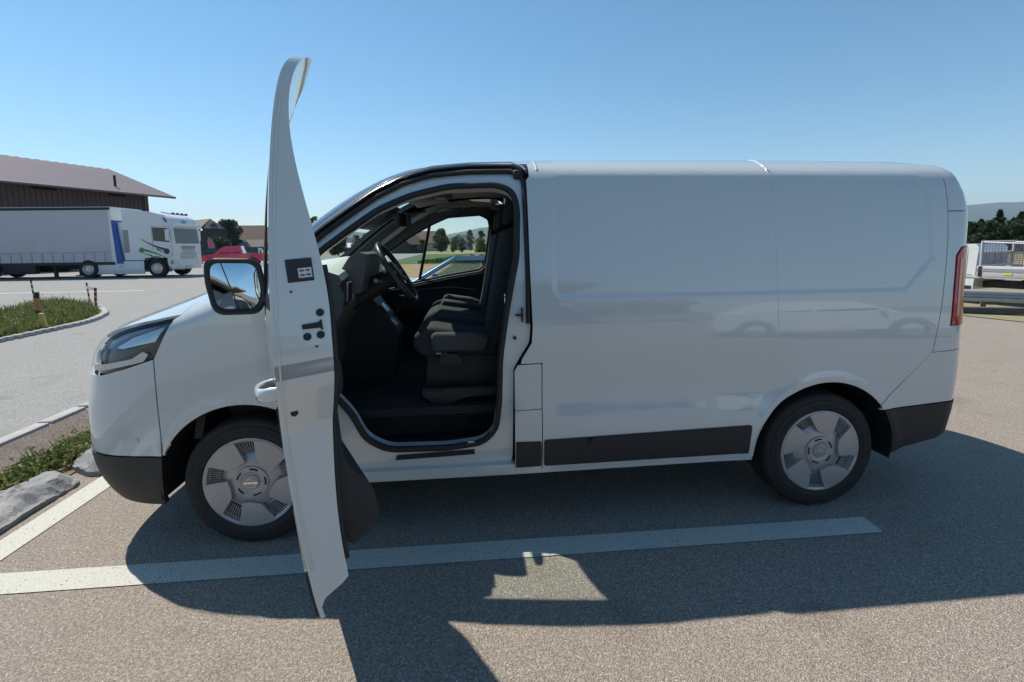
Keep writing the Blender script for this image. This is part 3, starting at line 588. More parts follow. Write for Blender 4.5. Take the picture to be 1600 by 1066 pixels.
for y0, y1 in ((-.79, -.655), (-.05, .15), (.68, .82)):
    o = MB().prism([(.455, 1.215), (.478, 1.215), (.488, 1.335), (.465, 1.335)], y0, y1).build('air_vent', TRIM, dsh)
    MB().tube([(.485, y0, 1.24), (.492, y0, 1.335), (.492, y1, 1.335), (.484, y1, 1.235), (.478, (y0+y1)/2, 1.21)], .004, 6, closed=True).build('vent_trim', SATIN, o, 60)
o = MB().box((.50, .05, 1.40), (.03, .26, .16), bev=.008).build('screen', LAMPDARK, dsh, 40)
co = VB(MB().prism([(.25, .64), (.62, .64), (.66, .95), (.60, 1.05), (.50, 1.18), (.40, 1.20), (.25, 1.1)], -.16, .10), 'centre_console', TRIM, 30)
for x, z in ((.565, 1.115), (.62, 1.02)):
    MB().box((x, -.09, z), (.07, .09, .012), bev=.003, M4=Matrix.Translation((x, 0, z)) @ Matrix.Rotation(rad(45), 4, 'Y') @ Matrix.Translation((-x, 0, -z))).build('console_trim', SATIN, co, 40)
gl_ = VB(MB().tube([(.62, -.03, 1.05), (.66, -.04, 1.14), (.67, -.04, 1.19)], [.012, .011, .024], 10), 'gear_lever', RUBBER, 60)
# steering wheel seen nearly edge on
sc_ = Vector((.70, -.42, 1.368)); sn = Vector((.85, 0, .53)).normalized(); sx = Vector((0, 1, 0)); sz = sn.cross(sx).normalized()
swp = [sc_+(sx*math.cos(t)+sz*math.sin(t))*.197 for t in np.linspace(0, 2*math.pi, 41)[:-1]]
sw = VB(MB().tube(swp, .0165, 10, closed=True), 'steering_wheel', M('wheel_leather', (.035, .036, .038), .38, var=.2), 60)
mb = MB()
for t in (0, math.pi, -math.pi/2): mb.tube([sc_-sn*.03, sc_-sn*.012+(sx*math.cos(t)+sz*math.sin(t))*.10, sc_+(sx*math.cos(t)+sz*math.sin(t))*.19], [.032, .022, .014], 8)
mb.build('wheel_spoke', TRIM, sw, 60); MB().tube([sc_-sn*.06, sc_-sn*.0, sc_+sn*.012], [.075, .08, .06], 20).build('horn_pad', TRIM, sw, 60)
mb = MB()
for t in (-.25, math.pi+.25): d_ = sx*math.cos(t)+sz*math.sin(t); mb.tube([sc_+d_*.15-sn*.005, sc_+d_*.18+sz*-.02], .010, 8)
mb.build('spoke_trim', SATIN, sw, 60)
VB(MB().tube([sc_-sn*.06, sc_-sn*.16, sc_-sn*.36], [.055, .06, .05], 12), 'steering_column', TRIM, 60)
st_ = sc_-sn*.10; VB(MB().tube([st_, st_-sx*.12+sz*.01, st_-sx*.19+sz*.02], [.014, .010, .013], 8), 'column_stalk', M('stalk_grey', (.22, .22, .23), .5), 60)
# seats
def seat(y0, y1, nm):
    yc, wd = (y0+y1)/2, y1-y0
    e = vp(empty(nm, (1.1, yc, .645)))
    def part(n_, prof, ya, yb, mat, bev=.03):
        bm = bmesh.new(); k = len(prof); A = [bm.verts.new((p_[0]-1.1, ya-yc, p_[1]-.645)) for p_ in prof]; B = [bm.verts.new((p_[0]-1.1, yb-yc, p_[1]-.645)) for p_ in prof]
        for i in range(k): bm.faces.new((A[i], A[(i+1) % k], B[(i+1) % k], B[i]))
        bm.faces.new(A[::-1]); bm.faces.new(B); bmesh.ops.bevel(bm, geom=bm.edges[:], offset=bev, segments=3, affect='EDGES', profile=.5)
        bmesh.ops.recalc_face_normals(bm, faces=bm.faces[:]); me = bpy.data.meshes.new(n_); bm.to_mesh(me); bm.free(); me.materials.append(mat)
        me.polygons.foreach_set('use_smooth', [True]*len(me.polygons)); me.set_sharp_from_angle(angle=rad(50)); o = bpy.data.objects.new(n_, me); COL.objects.link(o); o.parent = e; return o
    part('seat_base', [(.86, .645), (1.30, .645), (1.32, .90), (.88, .92)], y0+.04, y1-.04, TRIM, .015)
    part('seat_cushion', [(.80, .96), (.815, 1.03), (.90, 1.075), (1.28, 1.015), (1.30, .90), (.86, .90)], y0, y1, FABRIC)
    part('cushion_bolster', [(.90, 1.05), (.93, 1.115), (1.15, 1.085), (1.24, 1.05), (1.22, .99), (.92, .99)], y1-.10, y1+.02, SEATLIT, .025)
    part('cushion_bolster', [(.90, .99), (.92, 1.045), (1.15, 1.035), (1.24, 1.01), (1.22, .93), (.92, .93)], y0-.03, y0+.09, SEATLIT, .025)
    part('backrest', [(1.21, .98), (1.25, 1.15), (1.325, 1.58), (1.345, 1.62), (1.42, 1.62), (1.45, 1.55), (1.40, 1.2), (1.36, .95)], y0+.01, y1-.01, FABRIC)
    part('headrest', [(1.345, 1.64), (1.36, 1.78), (1.385, 1.81), (1.43, 1.80), (1.445, 1.66)], yc-.13, yc+.13, FABRIC)
    return e
seat(-.70, -.22, 'driver_seat'); b_ = seat(-.02, .42, 'passenger_seat'); seat(.43, .80, 'passenger_seat')
pb = VB(MB().prism([(.86, .73), (1.28, .73), (1.28, .685), (1.10, .675), (1.02, .645), (.92, .645), (.86, .69)], -.745, -.70), 'seat_storage_panel', TRIM, 30)
MB().box((.925, -.748, .70), (.10, .008, .045), bev=.003).build('storage_handle', BLACKP, pb)
VB(MB().prism([(.95, .86), (1.10, .86), (1.06, .92), (.97, .93)], -.735, -.71), 'seat_adjuster', BLACKP, 30)
VB(MB().box((.965, -.72, .925), (.055, .006, .009), bev=.002), 'adjuster_mark', SATIN)
# belt
bp = [(1.405, -.80, 1.66), (1.36, -.795, 1.40), (1.30, -.79, 1.18), (1.255, -.775, .98)]
mb = MB()
for a, b in zip(bp[:-1], bp[1:]): mb.add([(a[0]-.006, a[1]-.004, a[2]), (a[0]+.035, a[1], a[2]), (b[0]+.035, b[1], b[2]), (b[0]-.006, b[1]-.004, b[2])], [(0, 1, 2, 3)])
sb = VB(mb, 'seat_belt', M('belt_webbing', (.02, .02, .028), .6, var=.3, scale=60))
MB().box((1.325, -.80, 1.235), (.014, .010, .05), bev=.003, M4=None).build('belt_tongue', CHROME, sb, 40)
# mirror block at the screen, visors, roof console
VB(MB().prism([(.30, 1.66), (.50, 1.80), (.60, 1.83), (.66, 1.79), (.60, 1.72), (.45, 1.64)], -.14, .14), 'screen_sensor_box', TRIM, 40)
rv = VB(MB().box((.70, -.02, 1.70), (.05, .24, .085), bev=.018, seg=3, M4=Matrix.Translation((.70, 0, 1.70)) @ Matrix.Rotation(rad(-12), 4, 'Z') @ Matrix.Translation((-.70, 0, -1.70))).tube([(.60, 0, 1.77), (.68, 0, 1.72)], .012, 8), 'rear_view_mirror', TRIM, 40)
MB().add([(.7275, -.12, 1.735), (.7275, -.12, 1.668), (.778*.935, .09, 1.668), (.778*.935, .09, 1.735)], [(0, 1, 2, 3)]).build('mirror_face', MIRROR, rv)
for s in (-1, 1):
    c_ = Vector((.86, s*.42, 1.865)); VB(MB().box(c_, (.26, .44, .022), bev=.008, M4=Matrix.Translation(c_) @ Matrix.Rotation(rad(-11), 4, 'Y') @ Matrix.Translation(-c_)), 'sun_visor', LINER, 40)
rc = VB(MB().box((.92, 0, 1.875), (.22, .26, .05), bev=.012), 'roof_console', TRIMG, 40)
MB().box((.95, .02, 1.848), (.07, .10, .006), bev=.002).build('reading_lamp', M('lamp_cover', (.5, .45, .38), .4), rc)
# ================================================================ ground
def asphalt(name, c0, c1, chip, sc=1.0, bumpd=.012, dark=.35):
    m, t, p = nmat(name); L = t.links.new; N = t.nodes.new
    tc = N('ShaderNodeTexCoord'); v = N('ShaderNodeTexVoronoi'); v.inputs['Scale'].default_value = 95*sc; v.inputs['Randomness'].default_value = 1
    L(tc.outputs['Object'], v.inputs['Vector'])
    n1 = N('ShaderNodeTexNoise'); n1.inputs['Scale'].default_value = .55; n1.inputs['Detail'].default_value = 7; L(tc.outputs['Object'], n1.inputs['Vector'])
    n2 = N('ShaderNodeTexNoise'); n2.inputs['Scale'].default_value = 40*sc; n2.inputs['Detail'].default_value = 5; L(tc.outputs['Object'], n2.inputs['Vector'])
    def mix(f, a, b, bt='MIX'):
        x = N('ShaderNodeMix'); x.data_type = 'RGBA'; x.blend_type = bt
        for k, s_ in ((0, f), (6, a), (7, b)):
            if isinstance(s_, (int, float)): x.inputs[k].default_value = s_
            elif isinstance(s_, tuple): x.inputs[k].default_value = (*s_, 1)
            else: L(s_, x.inputs[k])
        return x.outputs[2]
    def ramp(src, a, b):
        r = N('ShaderNodeMapRange'); r.inputs[1].default_value = a; r.inputs[2].default_value = b; L(src, r.inputs[0]); return r.outputs[0]
    base = mix(ramp(n1.outputs['Fac'], .35, .65), c0, c1)
    sep = N('ShaderNodeSeparateColor'); L(v.outputs['Color'], sep.inputs[0])
    st = mix(ramp(sep.outputs[0], .0, 1.), tuple(np.array(c0)*.65), tuple(np.array(c1)*1.4))
    col = mix(.38, base, st)
    col = mix(ramp(sep.outputs[1], .955, .97), col, chip)                       # pale chips
    gap = ramp(v.outputs['Distance'], .38, .62); col = mix(gap, col, tuple(np.array(c0)*dark))
    col = mix(ramp(n2.outputs['Fac'], .50, .75), col, tuple(np.array(c1)*1.12))
    n3 = N('ShaderNodeTexNoise'); n3.inputs['Scale'].default_value = 2.2; n3.inputs['Detail'].default_value = 9; n3.inputs['Roughness'].default_value = .65; L(tc.outputs['Object'], n3.inputs['Vector'])
    col = mix(ramp(n3.outputs['Fac'], .56, .70), col, mix(1.0, col, (.80, .79, .77), 'MULTIPLY'))                 # worn, darker patches
    L(col, p.inputs['Base Color']); p.inputs['Roughness'].default_value = .88; p.inputs['Specular IOR Level'].default_value = .3
    b = N('ShaderNodeBump'); b.invert = True; b.inputs['Strength'].default_value = .8; b.inputs['Distance'].default_value = bumpd
    L(v.outputs['Distance'], b.inputs['Height']); L(b.outputs[0], p.inputs['Normal'])
    return m
ASPH = asphalt('lot_asphalt', (.285, .242, .205), (.36, .308, .262), (.62, .58, .52), 1.75, .005, .66)
ROADM = asphalt('road_asphalt', (.26, .258, .25), (.31, .305, .30), (.38, .38, .37), 1.2, .004, .75)
PATHM = asphalt('path_gravel', (.20, .15, .125), (.27, .21, .175), (.45, .42, .38), 1.4)
def sheet(name, poly, z, mat, kind='structure', label=None):
    o = mobj(name, [(x, y, z) for x, y in poly], [tuple(range(len(poly)))], mat); o['kind'] = kind
    return o
FARM = M('far_farmland', (.13, .15, .06), .95, var=.25, scale=.01, hue=(.19, .18, .08))
sheet('ground', [(-9000, -9000), (9000, -9000), (9000, 9000), (-9000, 9000)], -.32, FARM)
sheet('meadow', [(-500, 19), (60, 19), (60, 500), (-500, 500)], -.045, M('meadow_grass', (.12, .14, .05), .95, var=.3, scale=.15, hue=(.18, .17, .07)))
sheet('road', [(-140, -60), (12.6, -60), (12.6, 1.2), (11.3, 6.0), (10, 19), (-6, 21), (-8, 120), (-140, 120)], -.008, ROADM)
sheet('parking_lot', [(-1.62, -40), (11.9, -40), (11.9, 2.0), (10.6, 6.2), (10.4, 8.5), (-1.62, 8.5)], 0, ASPH)
FBROWN = M('stubble_field', (.23, .15, .075), .95, var=.25, scale=.8, hue=(.30, .21, .10), bump=.5, bscale=8)
FGREEN = M('green_field', (.055, .10, .028), .95, var=.25, scale=.6, bump=.6, bscale=6)
FYEL = M('straw_field', (.28, .24, .10), .95, var=.2, scale=.2)
sheet('stubble_field', [(-7, 21.5), (160, 21.5), (160, 40), (-7.5, 40)], -.03, FBROWN)
sheet('green_field', [(-7.5, 40.2), (160, 40.2), (160, 92), (-12, 92)], -.026, FGREEN)
sheet('straw_field', [(-40, 92.3), (260, 92.3), (260, 190), (-60, 190)], -.022, FYEL)
CONC = M('pale_concrete', (.36, .36, .34), .9, var=.12, scale=1.2, bump=.2, bscale=40)
sheet('field_path', [(-6, 18.2), (60, 18.2), (60, 20.8), (-6, 20.8)], .004, CONC)
DRYG = M('dry_verge', (.26, .21, .12), .95, var=.35, scale=3, hue=(.21, .20, .10), bump=.7, bscale=20)
vg = mobj('verge', [(10.75, 6.3, .006), (11.9, 2.05, .006), (16, -6, .006), (40, -40, .006), (12.6, 8.0, -.05), (13.6, 3.4, -.05), (17.5, -5, -.05), (42, -38, -.05), (13.6, 9.0, -.29), (14.8, 4.2, -.29), (19, -4, -.29), (44, -36, -.29), (60, 60, -.30), (120, 60, -.30), (160, 0, -.30), (160, -60, -.30), (9.5, 19, -.29), (30, 90, -.3)], [(0, 1, 5, 4), (1, 2, 6, 5), (2, 3, 7, 6), (4, 5, 9, 8), (5, 6, 10, 9), (6, 7, 11, 10), (8, 9, 13, 12), (9, 10, 14, 13), (10, 11, 15, 14), (0, 4, 16), (4, 8, 16), (8, 12, 17, 16)], DRYG); vg['kind'] = 'structure'
# painted lines: worn white paint
def paint(name):
    m, t, p = nmat(name); L = t.links.new; N = t.nodes.new
    tc = N('ShaderNodeTexCoord'); v = N('ShaderNodeTexVoronoi'); v.inputs['Scale'].default_value = 95; L(tc.outputs['Object'], v.inputs['Vector'])
    n = N('ShaderNodeTexNoise'); n.inputs['Scale'].default_value = 70; n.inputs['Detail'].default_value = 9; n.inputs['Roughness'].default_value = .7; L(tc.outputs['Object'], n.inputs['Vector'])
    r = N('ShaderNodeValToRGB'); r.color_ramp.elements[0].position = .34; r.color_ramp.elements[0].color = (.16, .145, .12, 1); r.color_ramp.elements[1].position = .43; r.color_ramp.elements[1].color = (.50, .49, .44, 1)
    L(n.outputs['Fac'], r.inputs[0]); L(r.outputs[0], p.inputs['Base Color']); p.inputs['Roughness'].default_value = .8
    b = N('ShaderNodeBump'); b.invert = True; b.inputs['Strength'].default_value = .5; b.inputs['Distance'].default_value = .008; L(v.outputs['Distance'], b.inputs['Height']); L(b.outputs[0], p.inputs['Normal'])
    return m
PAINT = paint('worn_road_paint')
sheet('road_marking', [(-1.22, -1.20), (3.262, -1.212), (3.272, -1.068), (-1.22, -1.045)], .004, PAINT)
sheet('road_marking', [(-1.37, -7), (-1.21, -7), (-1.21, 6), (-1.37, 6)], .004, PAINT)
sheet('road_marking', [(-60, 15.9), (-11.0, 15.9), (-11.0, 16.15), (-60, 16.15)], -.002, PAINT)
# ================================================================ kerbs, path, rocks, weeds on the left
STONE = M('kerb_granite', (.36, .35, .34), .85, var=.25, scale=9, bump=.5, bscale=60)
ROCK = M('grey_rock', (.20, .20, .215), .9, var=.45, scale=5, bump=1., bscale=26, hue=(.27, .265, .26))
sheet('path', [(-2.56, -30), (-2.06, -30), (-2.02, 6), (-2.52, 6)], .012, PATHM)
sheet('soil', [(-2.06, -30), (-1.60, -30), (-1.60, 6), (-2.02, 6)], .008, M('soil', (.16, .12, .07), .95, var=.4, scale=6, bump=.8, bscale=30))
kerb = empty('kerb', (-2.64, 0, 0)); tag(kerb, 'row of pale granite kerb stones between the road and the pink path', 'kerb')
rnd = random.Random(3)
def stone_row(parent, x, y0, y1, wd, h, lmin, lmax, nm, zt):
    y = y0
    while y < y1:
        l = rnd.uniform(lmin, lmax); m_ = MB(); m_.box((x+rnd.uniform(-.008, .008)-parent.location.x, y+l/2-parent.location.y, zt-h/2+rnd.uniform(-.008, .004)), (wd*rnd.uniform(.92, 1.04), l-.028, h), bev=.016, seg=2, M4=Matrix.Rotation(rnd.uniform(-.012, .012), 4, 'Z'))
        m_.build(nm, STONE, parent, 40); y += l
stone_row(kerb, -2.63, -3.2, 4.6, .125, .14, .32, .62, 'kerb_stone', .022)
edg = empty('path_edging', (-2.03, 0, 0)); tag(edg, 'line of flat edging stones between the pink path and the weeds', 'edging')
stone_row(edg, -2.03, -3.0, 3.4, .09, .10, .25, .45, 'edging_stone', .03)
def rock(name, pts, h, label, seed):
    """a split slab: broken outline, layered edge, rough top"""
    from mathutils import noise
    out = rpoly(pts, .05, 3); P, T = tri2d(out, [], .022); c = np.mean(pts, 0); n = len(P); B = np.array(resample(out, .02))
    d = np.min(np.hypot(P[:, None, 0]-B[None, :, 0], P[:, None, 1]-B[None, :, 1]), 1); V = []
    for (x, y), e in zip(P, d):
        q = Vector((x*3.1+seed, y*3.1, seed)); f = noise.fractal(q*1.3, 1., 2., 5); r_ = 1-abs(noise.noise(Vector((x*9+seed, y*2.2, 1))))
        z = h*(.35+.65*float(sm(0, .10, e)))+.05*f*float(sm(0, .06, e))+.022*(r_-.6)+.012*noise.noise(Vector((x*31, y*31, seed)))
        z = z*.65+.35*math.floor(z/.022)*.022                       # bedding steps
        V.append((x-c[0], y-c[1], max(z, .004)))
    ed = {}
    for t in T:
        for i in range(3): ed[(int(t[i]), int(t[(i+1) % 3]))] = 1
    F_ = [tuple(int(i) for i in t) for t in T]; m_ = {}
    for a, b in [e for e in ed if (e[1], e[0]) not in ed]:
        for k in (a, b):
            if k not in m_: m_[k] = len(V); V.append((V[k][0]*1.02, V[k][1]*1.02, -.06))
        F_.append((b, a, m_[a], m_[b]))
    o = mobj(name, V, F_, ROCK, None, 28); o.location = (c[0], c[1], 0); tag(o, label, 'rock'); return o
rock('boulder', [(-1.66, .10), (-1.45, -.03), (-1.28, .02), (-1.30, .40), (-1.55, .46), (-1.74, .30)], .10, 'pale flat rock with a cracked edge in front of the van bumper', 4)
rock('boulder', [(-1.45, -1.9), (-1.42, -.95), (-1.44, -.45), (-1.43, -.12), (-1.60, -.02), (-1.76, -.06), (-1.84, -.45), (-1.82, -1.2), (-1.80, -1.9)], .075, 'long dark grey rock slab beside the white corner line', 9)
# ---- leaves and grass
def leafmat(name, c0, c1, tr=.25):
    m, t, p = nmat(name); L = t.links.new; N = t.nodes.new
    g_ = N('ShaderNodeNewGeometry'); r = N('ShaderNodeMix'); r.data_type = 'RGBA'; r.inputs[6].default_value = (*c0, 1); r.inputs[7].default_value = (*c1, 1)
    L(g_.outputs['Random Per Island'], r.inputs[0]); L(r.outputs[2], p.inputs['Base Color']); p.inputs['Roughness'].default_value = .6; p.inputs['Specular IOR Level'].default_value = .25
    tl = N('ShaderNodeBsdfTranslucent'); L(r.outputs[2], tl.inputs[0]); mi = N('ShaderNodeMixShader'); mi.inputs[0].default_value = tr
    L(p.outputs[0], mi.inputs[1]); L(tl.outputs[0], mi.inputs[2]); L(mi.outputs[0], t.nodes['Material Output'].inputs[0]); return m
def quads_mesh(name, C_, A_, B_, mat, parent=None):
    """many small faces: centre, half axes"""
    n = len(C_); V = np.empty((n, 4, 3)); V[:, 0] = C_-A_; V[:, 1] = C_-B_*.5; V[:, 2] = C_+A_; V[:, 3] = C_+B_*.5
    me = bpy.data.meshes.new(name); me.vertices.add(4*n); me.vertices.foreach_set('co', V.ravel()); me.loops.add(4*n); me.loops.foreach_set('vertex_index', np.arange(4*n, dtype=np.int32))
    me.polygons.add(n); me.polygons.foreach_set('loop_start', np.arange(0, 4*n, 4, dtype=np.int32)); me.polygons.foreach_set('loop_total', np.full(n, 4, np.int32))
    me.update(calc_edges=True); me.materials.append(mat); o = bpy.data.objects.new(name, me); COL.objects.link(o); o.parent = parent; return o
def unit(n): v = RNG.normal(size=(n, 3)); return v/np.linalg.norm(v, axis=1, keepdims=True)
WEED = leafmat('weed_leaf', (.08, .12, .03), (.24, .28, .09), .35); WEEDY = leafmat('weed_dry', (.14, .13, .05), (.26, .24, .10))
def weeds(name, poly, n, h0, h1, mat, label, lean=.5, wdt=.006):
    P = []; lo, hi = np.min(poly, 0), np.max(poly, 0)
    while len(P) < n:
        q = RNG.uniform(lo, hi, (n, 2)); cl = .5+.5*np.sin(q[:, 0]*3.1+1.3)*np.sin(q[:, 1]*2.7+.4); q = q[inpoly(q, poly) & (RNG.random(n) < .35+.65*cl)]; P += list(q)
    P = np.array(P[:n]); h = RNG.uniform(h0, h1, n)*(.6+.8*RNG.random(n)**3); d = unit(n)*lean; d[:, 2] = 1; d /= np.linalg.norm(d, axis=1, keepdims=True)
    A = d*h[:, None]*.5; Cc = np.c_[P, np.zeros(n)]+A; s_ = unit(n); s_[:, 2] *= .2; B = s_*(wdt*RNG.uniform(.6, 1.8, n))[:, None]*2
    # leaves up the stems
    k = RNG.integers(0, n, n*2); lc = np.c_[P, np.zeros(n)][k]+A[k]*2*RNG.uniform(.25, 1., (2*n, 1)); la = unit(2*n)*np.array([1, 1, .5])*RNG.uniform(.012, .035, (2*n, 1)); lb = np.cross(la, unit(2*n)); lb = lb/np.linalg.norm(lb, axis=1, keepdims=True)*RNG.uniform(.010, .024, (2*n, 1))
    o = quads_mesh(name, np.r_[Cc, lc+la*.5], np.r_[A, la], np.r_[B, lb], mat); tag(o, label, 'weeds', kind='stuff'); return o
weeds('weeds', [(-2.0, -2.2), (-1.70, -2.2), (-1.78, -.2), (-1.72, .25), (-1.62, .55), (-1.5, 1.0), (-1.62, 1.6), (-1.98, 1.6)], 5200, .05, .16, WEED, 'green weeds growing between the edging stones and the rocks', .6)
weeds('dry_grass', [(-2.0, -1.0), (-1.72, -1.0), (-1.6, 1.6), (-1.98, 2.2)], 1500, .04, .14, WEEDY, 'dry straw coloured grass among the weeds by the rocks', .8)
# ---- planted island on the road
isl = [ground_at(*q) for q in ((-120, 560), (0, 534), (70, 519), (140, 504), (168, 491), (152, 479), (100, 471), (50, 476), (0, 491), (-120, 510))]
islp = [(p.x, p.y) for p in isl]
sheet('island_bed', islp, .03, M('island_soil', (.15, .11, .06), .95, var=.4, scale=4))
ik = empty('island_kerb', (*islp[3], 0)); tag(ik, 'curved pale kerb stones round the weedy traffic island', 'kerb')
ring = resample(rpoly(islp, .6, 5), .55)
for i, p in enumerate(ring):
    q = ring[(i+1) % len(ring)]; a_ = math.atan2(q[1]-p[1], q[0]-p[0]); l_ = math.hypot(q[0]-p[0], q[1]-p[1])
    MB().box((0, 0, .0), (l_-.05, .14*rnd.uniform(.8, 1.1), .13), bev=.02, M4=Matrix.Translation(((p[0]+q[0])/2-islp[3][0], (p[1]+q[1])/2-islp[3][1], 0)) @ Matrix.Rotation(a_, 4, 'Z')).build('kerb_stone', STONE, ik, 40)
inner = grow(islp, -.16)
weeds('island_weeds', inner, 7500, .08, .26, WEED, 'tall green weeds covering the traffic island', .5, .012)
weeds('island_dry_grass', inner, 5200, .08, .28, WEEDY, 'pale dry grass stalks among the weeds of the traffic island', .4, .008)
POSTY = M('post_yellow', (.62, .50, .08), .6, var=.1); POSTB = M('post_black', (.02, .02, .02), .6); POSTO = M('post_orange', (.60, .20, .09), .6, var=.15); POSTW = M('post_white', (.7, .68, .64), .6)
def bar_post(px0, py0, px1, py1, dep, r_, mats, label, nseg=9):
    a = loc_at(px0, py0, dep); b = loc_at(px1, py1, dep); b.z = max(b.z, .0); e = empty('marker_post', b); tag(e, label, 'post', 'striped posts on the traffic island')
    for k in range(nseg):
        p = b.lerp(a, k/nseg)-b; q = b.lerp(a, (k+1)/nseg)-b; MB().tube([p, q], r_, 8).build('stripe', mats[k % len(mats)], e, 60)
bar_post(48, 438, 57, 490, 14.2, .022, (POSTB, POSTY), 'thin black and yellow striped post leaning on the traffic island')
bar_post(57, 457, 62, 517, 10.4, .045, (POSTO, POSTB, POSTO), 'thick orange and black stub post at the island edge', 5)
bar_post(135, 442, 141, 478, 14.6, .022, (POSTB, POSTY), 'thin striped post holding the barrier tape on the island', 7)
bar_post(149, 450, 150, 486, 12.8, .03, (POSTO, POSTB), 'orange and black striped post at the tip of the island', 8)
tp = [loc_at(135, 449, 14.6), loc_at(141, 451, 13.8), loc_at(149, 452, 12.8)]; V = []
for p in tp: V += [p+Vector((0, 0, .04)), p-Vector((0, 0, .04))]
o = mobj('barrier_tape', V, [(0, 1, 3, 2), (2, 3, 5, 4)], M('barrier_tape', (.75, .35, .35), .5, var=.4, scale=9, hue=(.8, .75, .72))); tag(o, 'red and white barrier tape tied between two island posts', 'tape')
o = MB().box((0, 0, .15), (.16, .05, .30), bev=.01, taper=(.5, 1)).build('sign_wedge', M('wedge_yellow', (.55, .42, .10), .6, var=.3), None, 40); p = ground_at(68, 517); o.location = (p.x, p.y, .04); tag(o, 'small yellow wedge marker leaning at the island kerb', 'marker')
# ================================================================ trees
BARK = M('bark', (.07, .05, .035), .95, var=.3, scale=8, bump=.8, bscale=30)
LEAF = {'dark': leafmat('leaf_dark', (.018, .035, .014), (.05, .085, .03)), 'mid': leafmat('leaf_mid', (.03, .055, .015), (.085, .13, .04)),
        'light': leafmat('leaf_light', (.09, .11, .02), (.20, .21, .05)), 'conifer': leafmat('needle', (.010, .022, .014), (.035, .055, .030), .1), 'grey': leafmat('leaf_grey', (.05, .06, .04), (.12, .13, .09))}
def tree(name, base, H, R_, kind, label, group=None, n=4200, seed=0, trunk=.28, lob=13, leaf=.22, cat='tree'):
    r_ = np.random.default_rng(seed+11); e = empty(name, base); tag(e, label, cat, group)
    mb = MB(); tr = max(.06, H*.022); mb.tube([(0, 0, -.1), (.02*H, 0, H*trunk*.6), (0, .01*H, H*.62)], [tr*1.3, tr, tr*.35], 8)
    cl = []
    for k in range(lob):
        a = r_.uniform(0, 6.283); q = r_.random()**.6*.62*R_; z = H*(trunk+.12+(1-trunk-.22)*r_.random()); f = 1-.45*abs((z/H-trunk)/(1-trunk)-.45)
        c = np.array([q*math.cos(a)*f, q*math.sin(a)*f, z]); cl.append((c, R_*r_.uniform(.36, .58)*f)); mb.tube([(0, 0, H*trunk*.9), c*.6+np.array([0, 0, H*trunk*.25]), c], [tr*.5, tr*.3, tr*.12], 5)
    cl.append((np.array([0, 0, H*.86]), R_*.42)); mb.build('trunk', BARK, e, 60)
    k = r_.integers(0, len(cl), n); cc = np.array([c[0] for c in cl])[k]; rr = np.array([c[1] for c in cl])[k]; u = r_.normal(size=(n, 3)); u /= np.linalg.norm(u, axis=1, keepdims=True)
    P = cc+u*(rr*r_.random(n)**.38)[:, None]*np.array([1, 1, .85]); A = r_.normal(size=(n, 3)); A /= np.linalg.norm(A, axis=1, keepdims=True); B = np.cross(A, r_.normal(size=(n, 3))); B /= np.linalg.norm(B, axis=1, keepdims=True)
    s_ = leaf*r_.uniform(.5, 1.2, (n, 1)); quads_mesh('crown', P, A*s_, B*s_*1.2, LEAF[kind], e); return e
def conifer(base, H, R_, label, group, seed, n=6500, leaf=.30):
    r_ = np.random.default_rng(seed+5); e = empty('spruce_tree', base); tag(e, label, 'tree', group)
    MB().tube([(0, 0, -.1), (0, 0, H*.5), (0, 0, H*.98)], [H*.022, H*.014, .02], 8).build('trunk', BARK, e, 60)
    t = 1-r_.random(n)**.6*.97; t = np.clip(t, .02, 1); z = H*(.04+.96*(1-t)); wh = np.round(z/H*16)/16*H; z = .55*z+.45*wh; a = r_.integers(0, 9, n)*.698+np.floor(z*1.7)*1.1+r_.normal(0, .16, n)
    q = R_*t*(.75+.35*np.sin(np.floor(z*2)*2.3))*r_.random(n)**.5; P = np.c_[q*np.cos(a), q*np.sin(a), z-q*.28]
    A = np.c_[np.cos(a), np.sin(a), -.35+0*a]*1.+r_.normal(0, .35, (n, 3)); A /= np.linalg.norm(A, axis=1, keepdims=True); B = np.cross(A, r_.normal(size=(n, 3))); B /= np.linalg.norm(B, axis=1, keepdims=True)
    s_ = leaf*r_.uniform(.5, 1.2, (n, 1)); quads_mesh('crown', P, A*s_, B*s_*.7, LEAF['conifer'], e); return e
def gnd(px, dep): p = loc_at(px, 384, dep); return Vector((p.x, p.y, -.30 if px > 1400 else -.05))
def top_z(py, px, dep): return loc_at(px, py, dep).z
def tree_at(px, ptop, wpx, dep, kind, label, **k):
    H = top_z(ptop, px, dep)+.05; R_ = wpx/2*dep/FPX; return tree('broadleaf_tree' if 'nm' not in k else k.pop('nm'), gnd(px, dep), H, R_, kind, label, leaf=k.pop('leaf', max(.14, R_*.085)), **k)
# left of the van
tree_at(361, 341, 36, 120, 'dark', 'round dark green tree between the two farmhouses', seed=1, trunk=.10, n=6840, lob=16)
tree_at(345, 371, 34, 90, 'dark', 'low dark hedge bush below the round tree', nm='hedge_bush', seed=2, trunk=.02, n=2700, cat='bush')
tree_at(378, 350, 16, 170, 'dark', 'small dark tree top behind the brown roofed farmhouse', seed=3, trunk=.1, n=2160)
tree_at(494, 331, 20, 60, 'light', 'pale feathery tree rising behind the windscreen pillar', seed=4, trunk=.2, n=1260)
tree_at(418, 372, 16, 75, 'mid', 'small green bush beside the farm yard posts', nm='bush', seed=5, trunk=.02, n=1440, cat='bush')
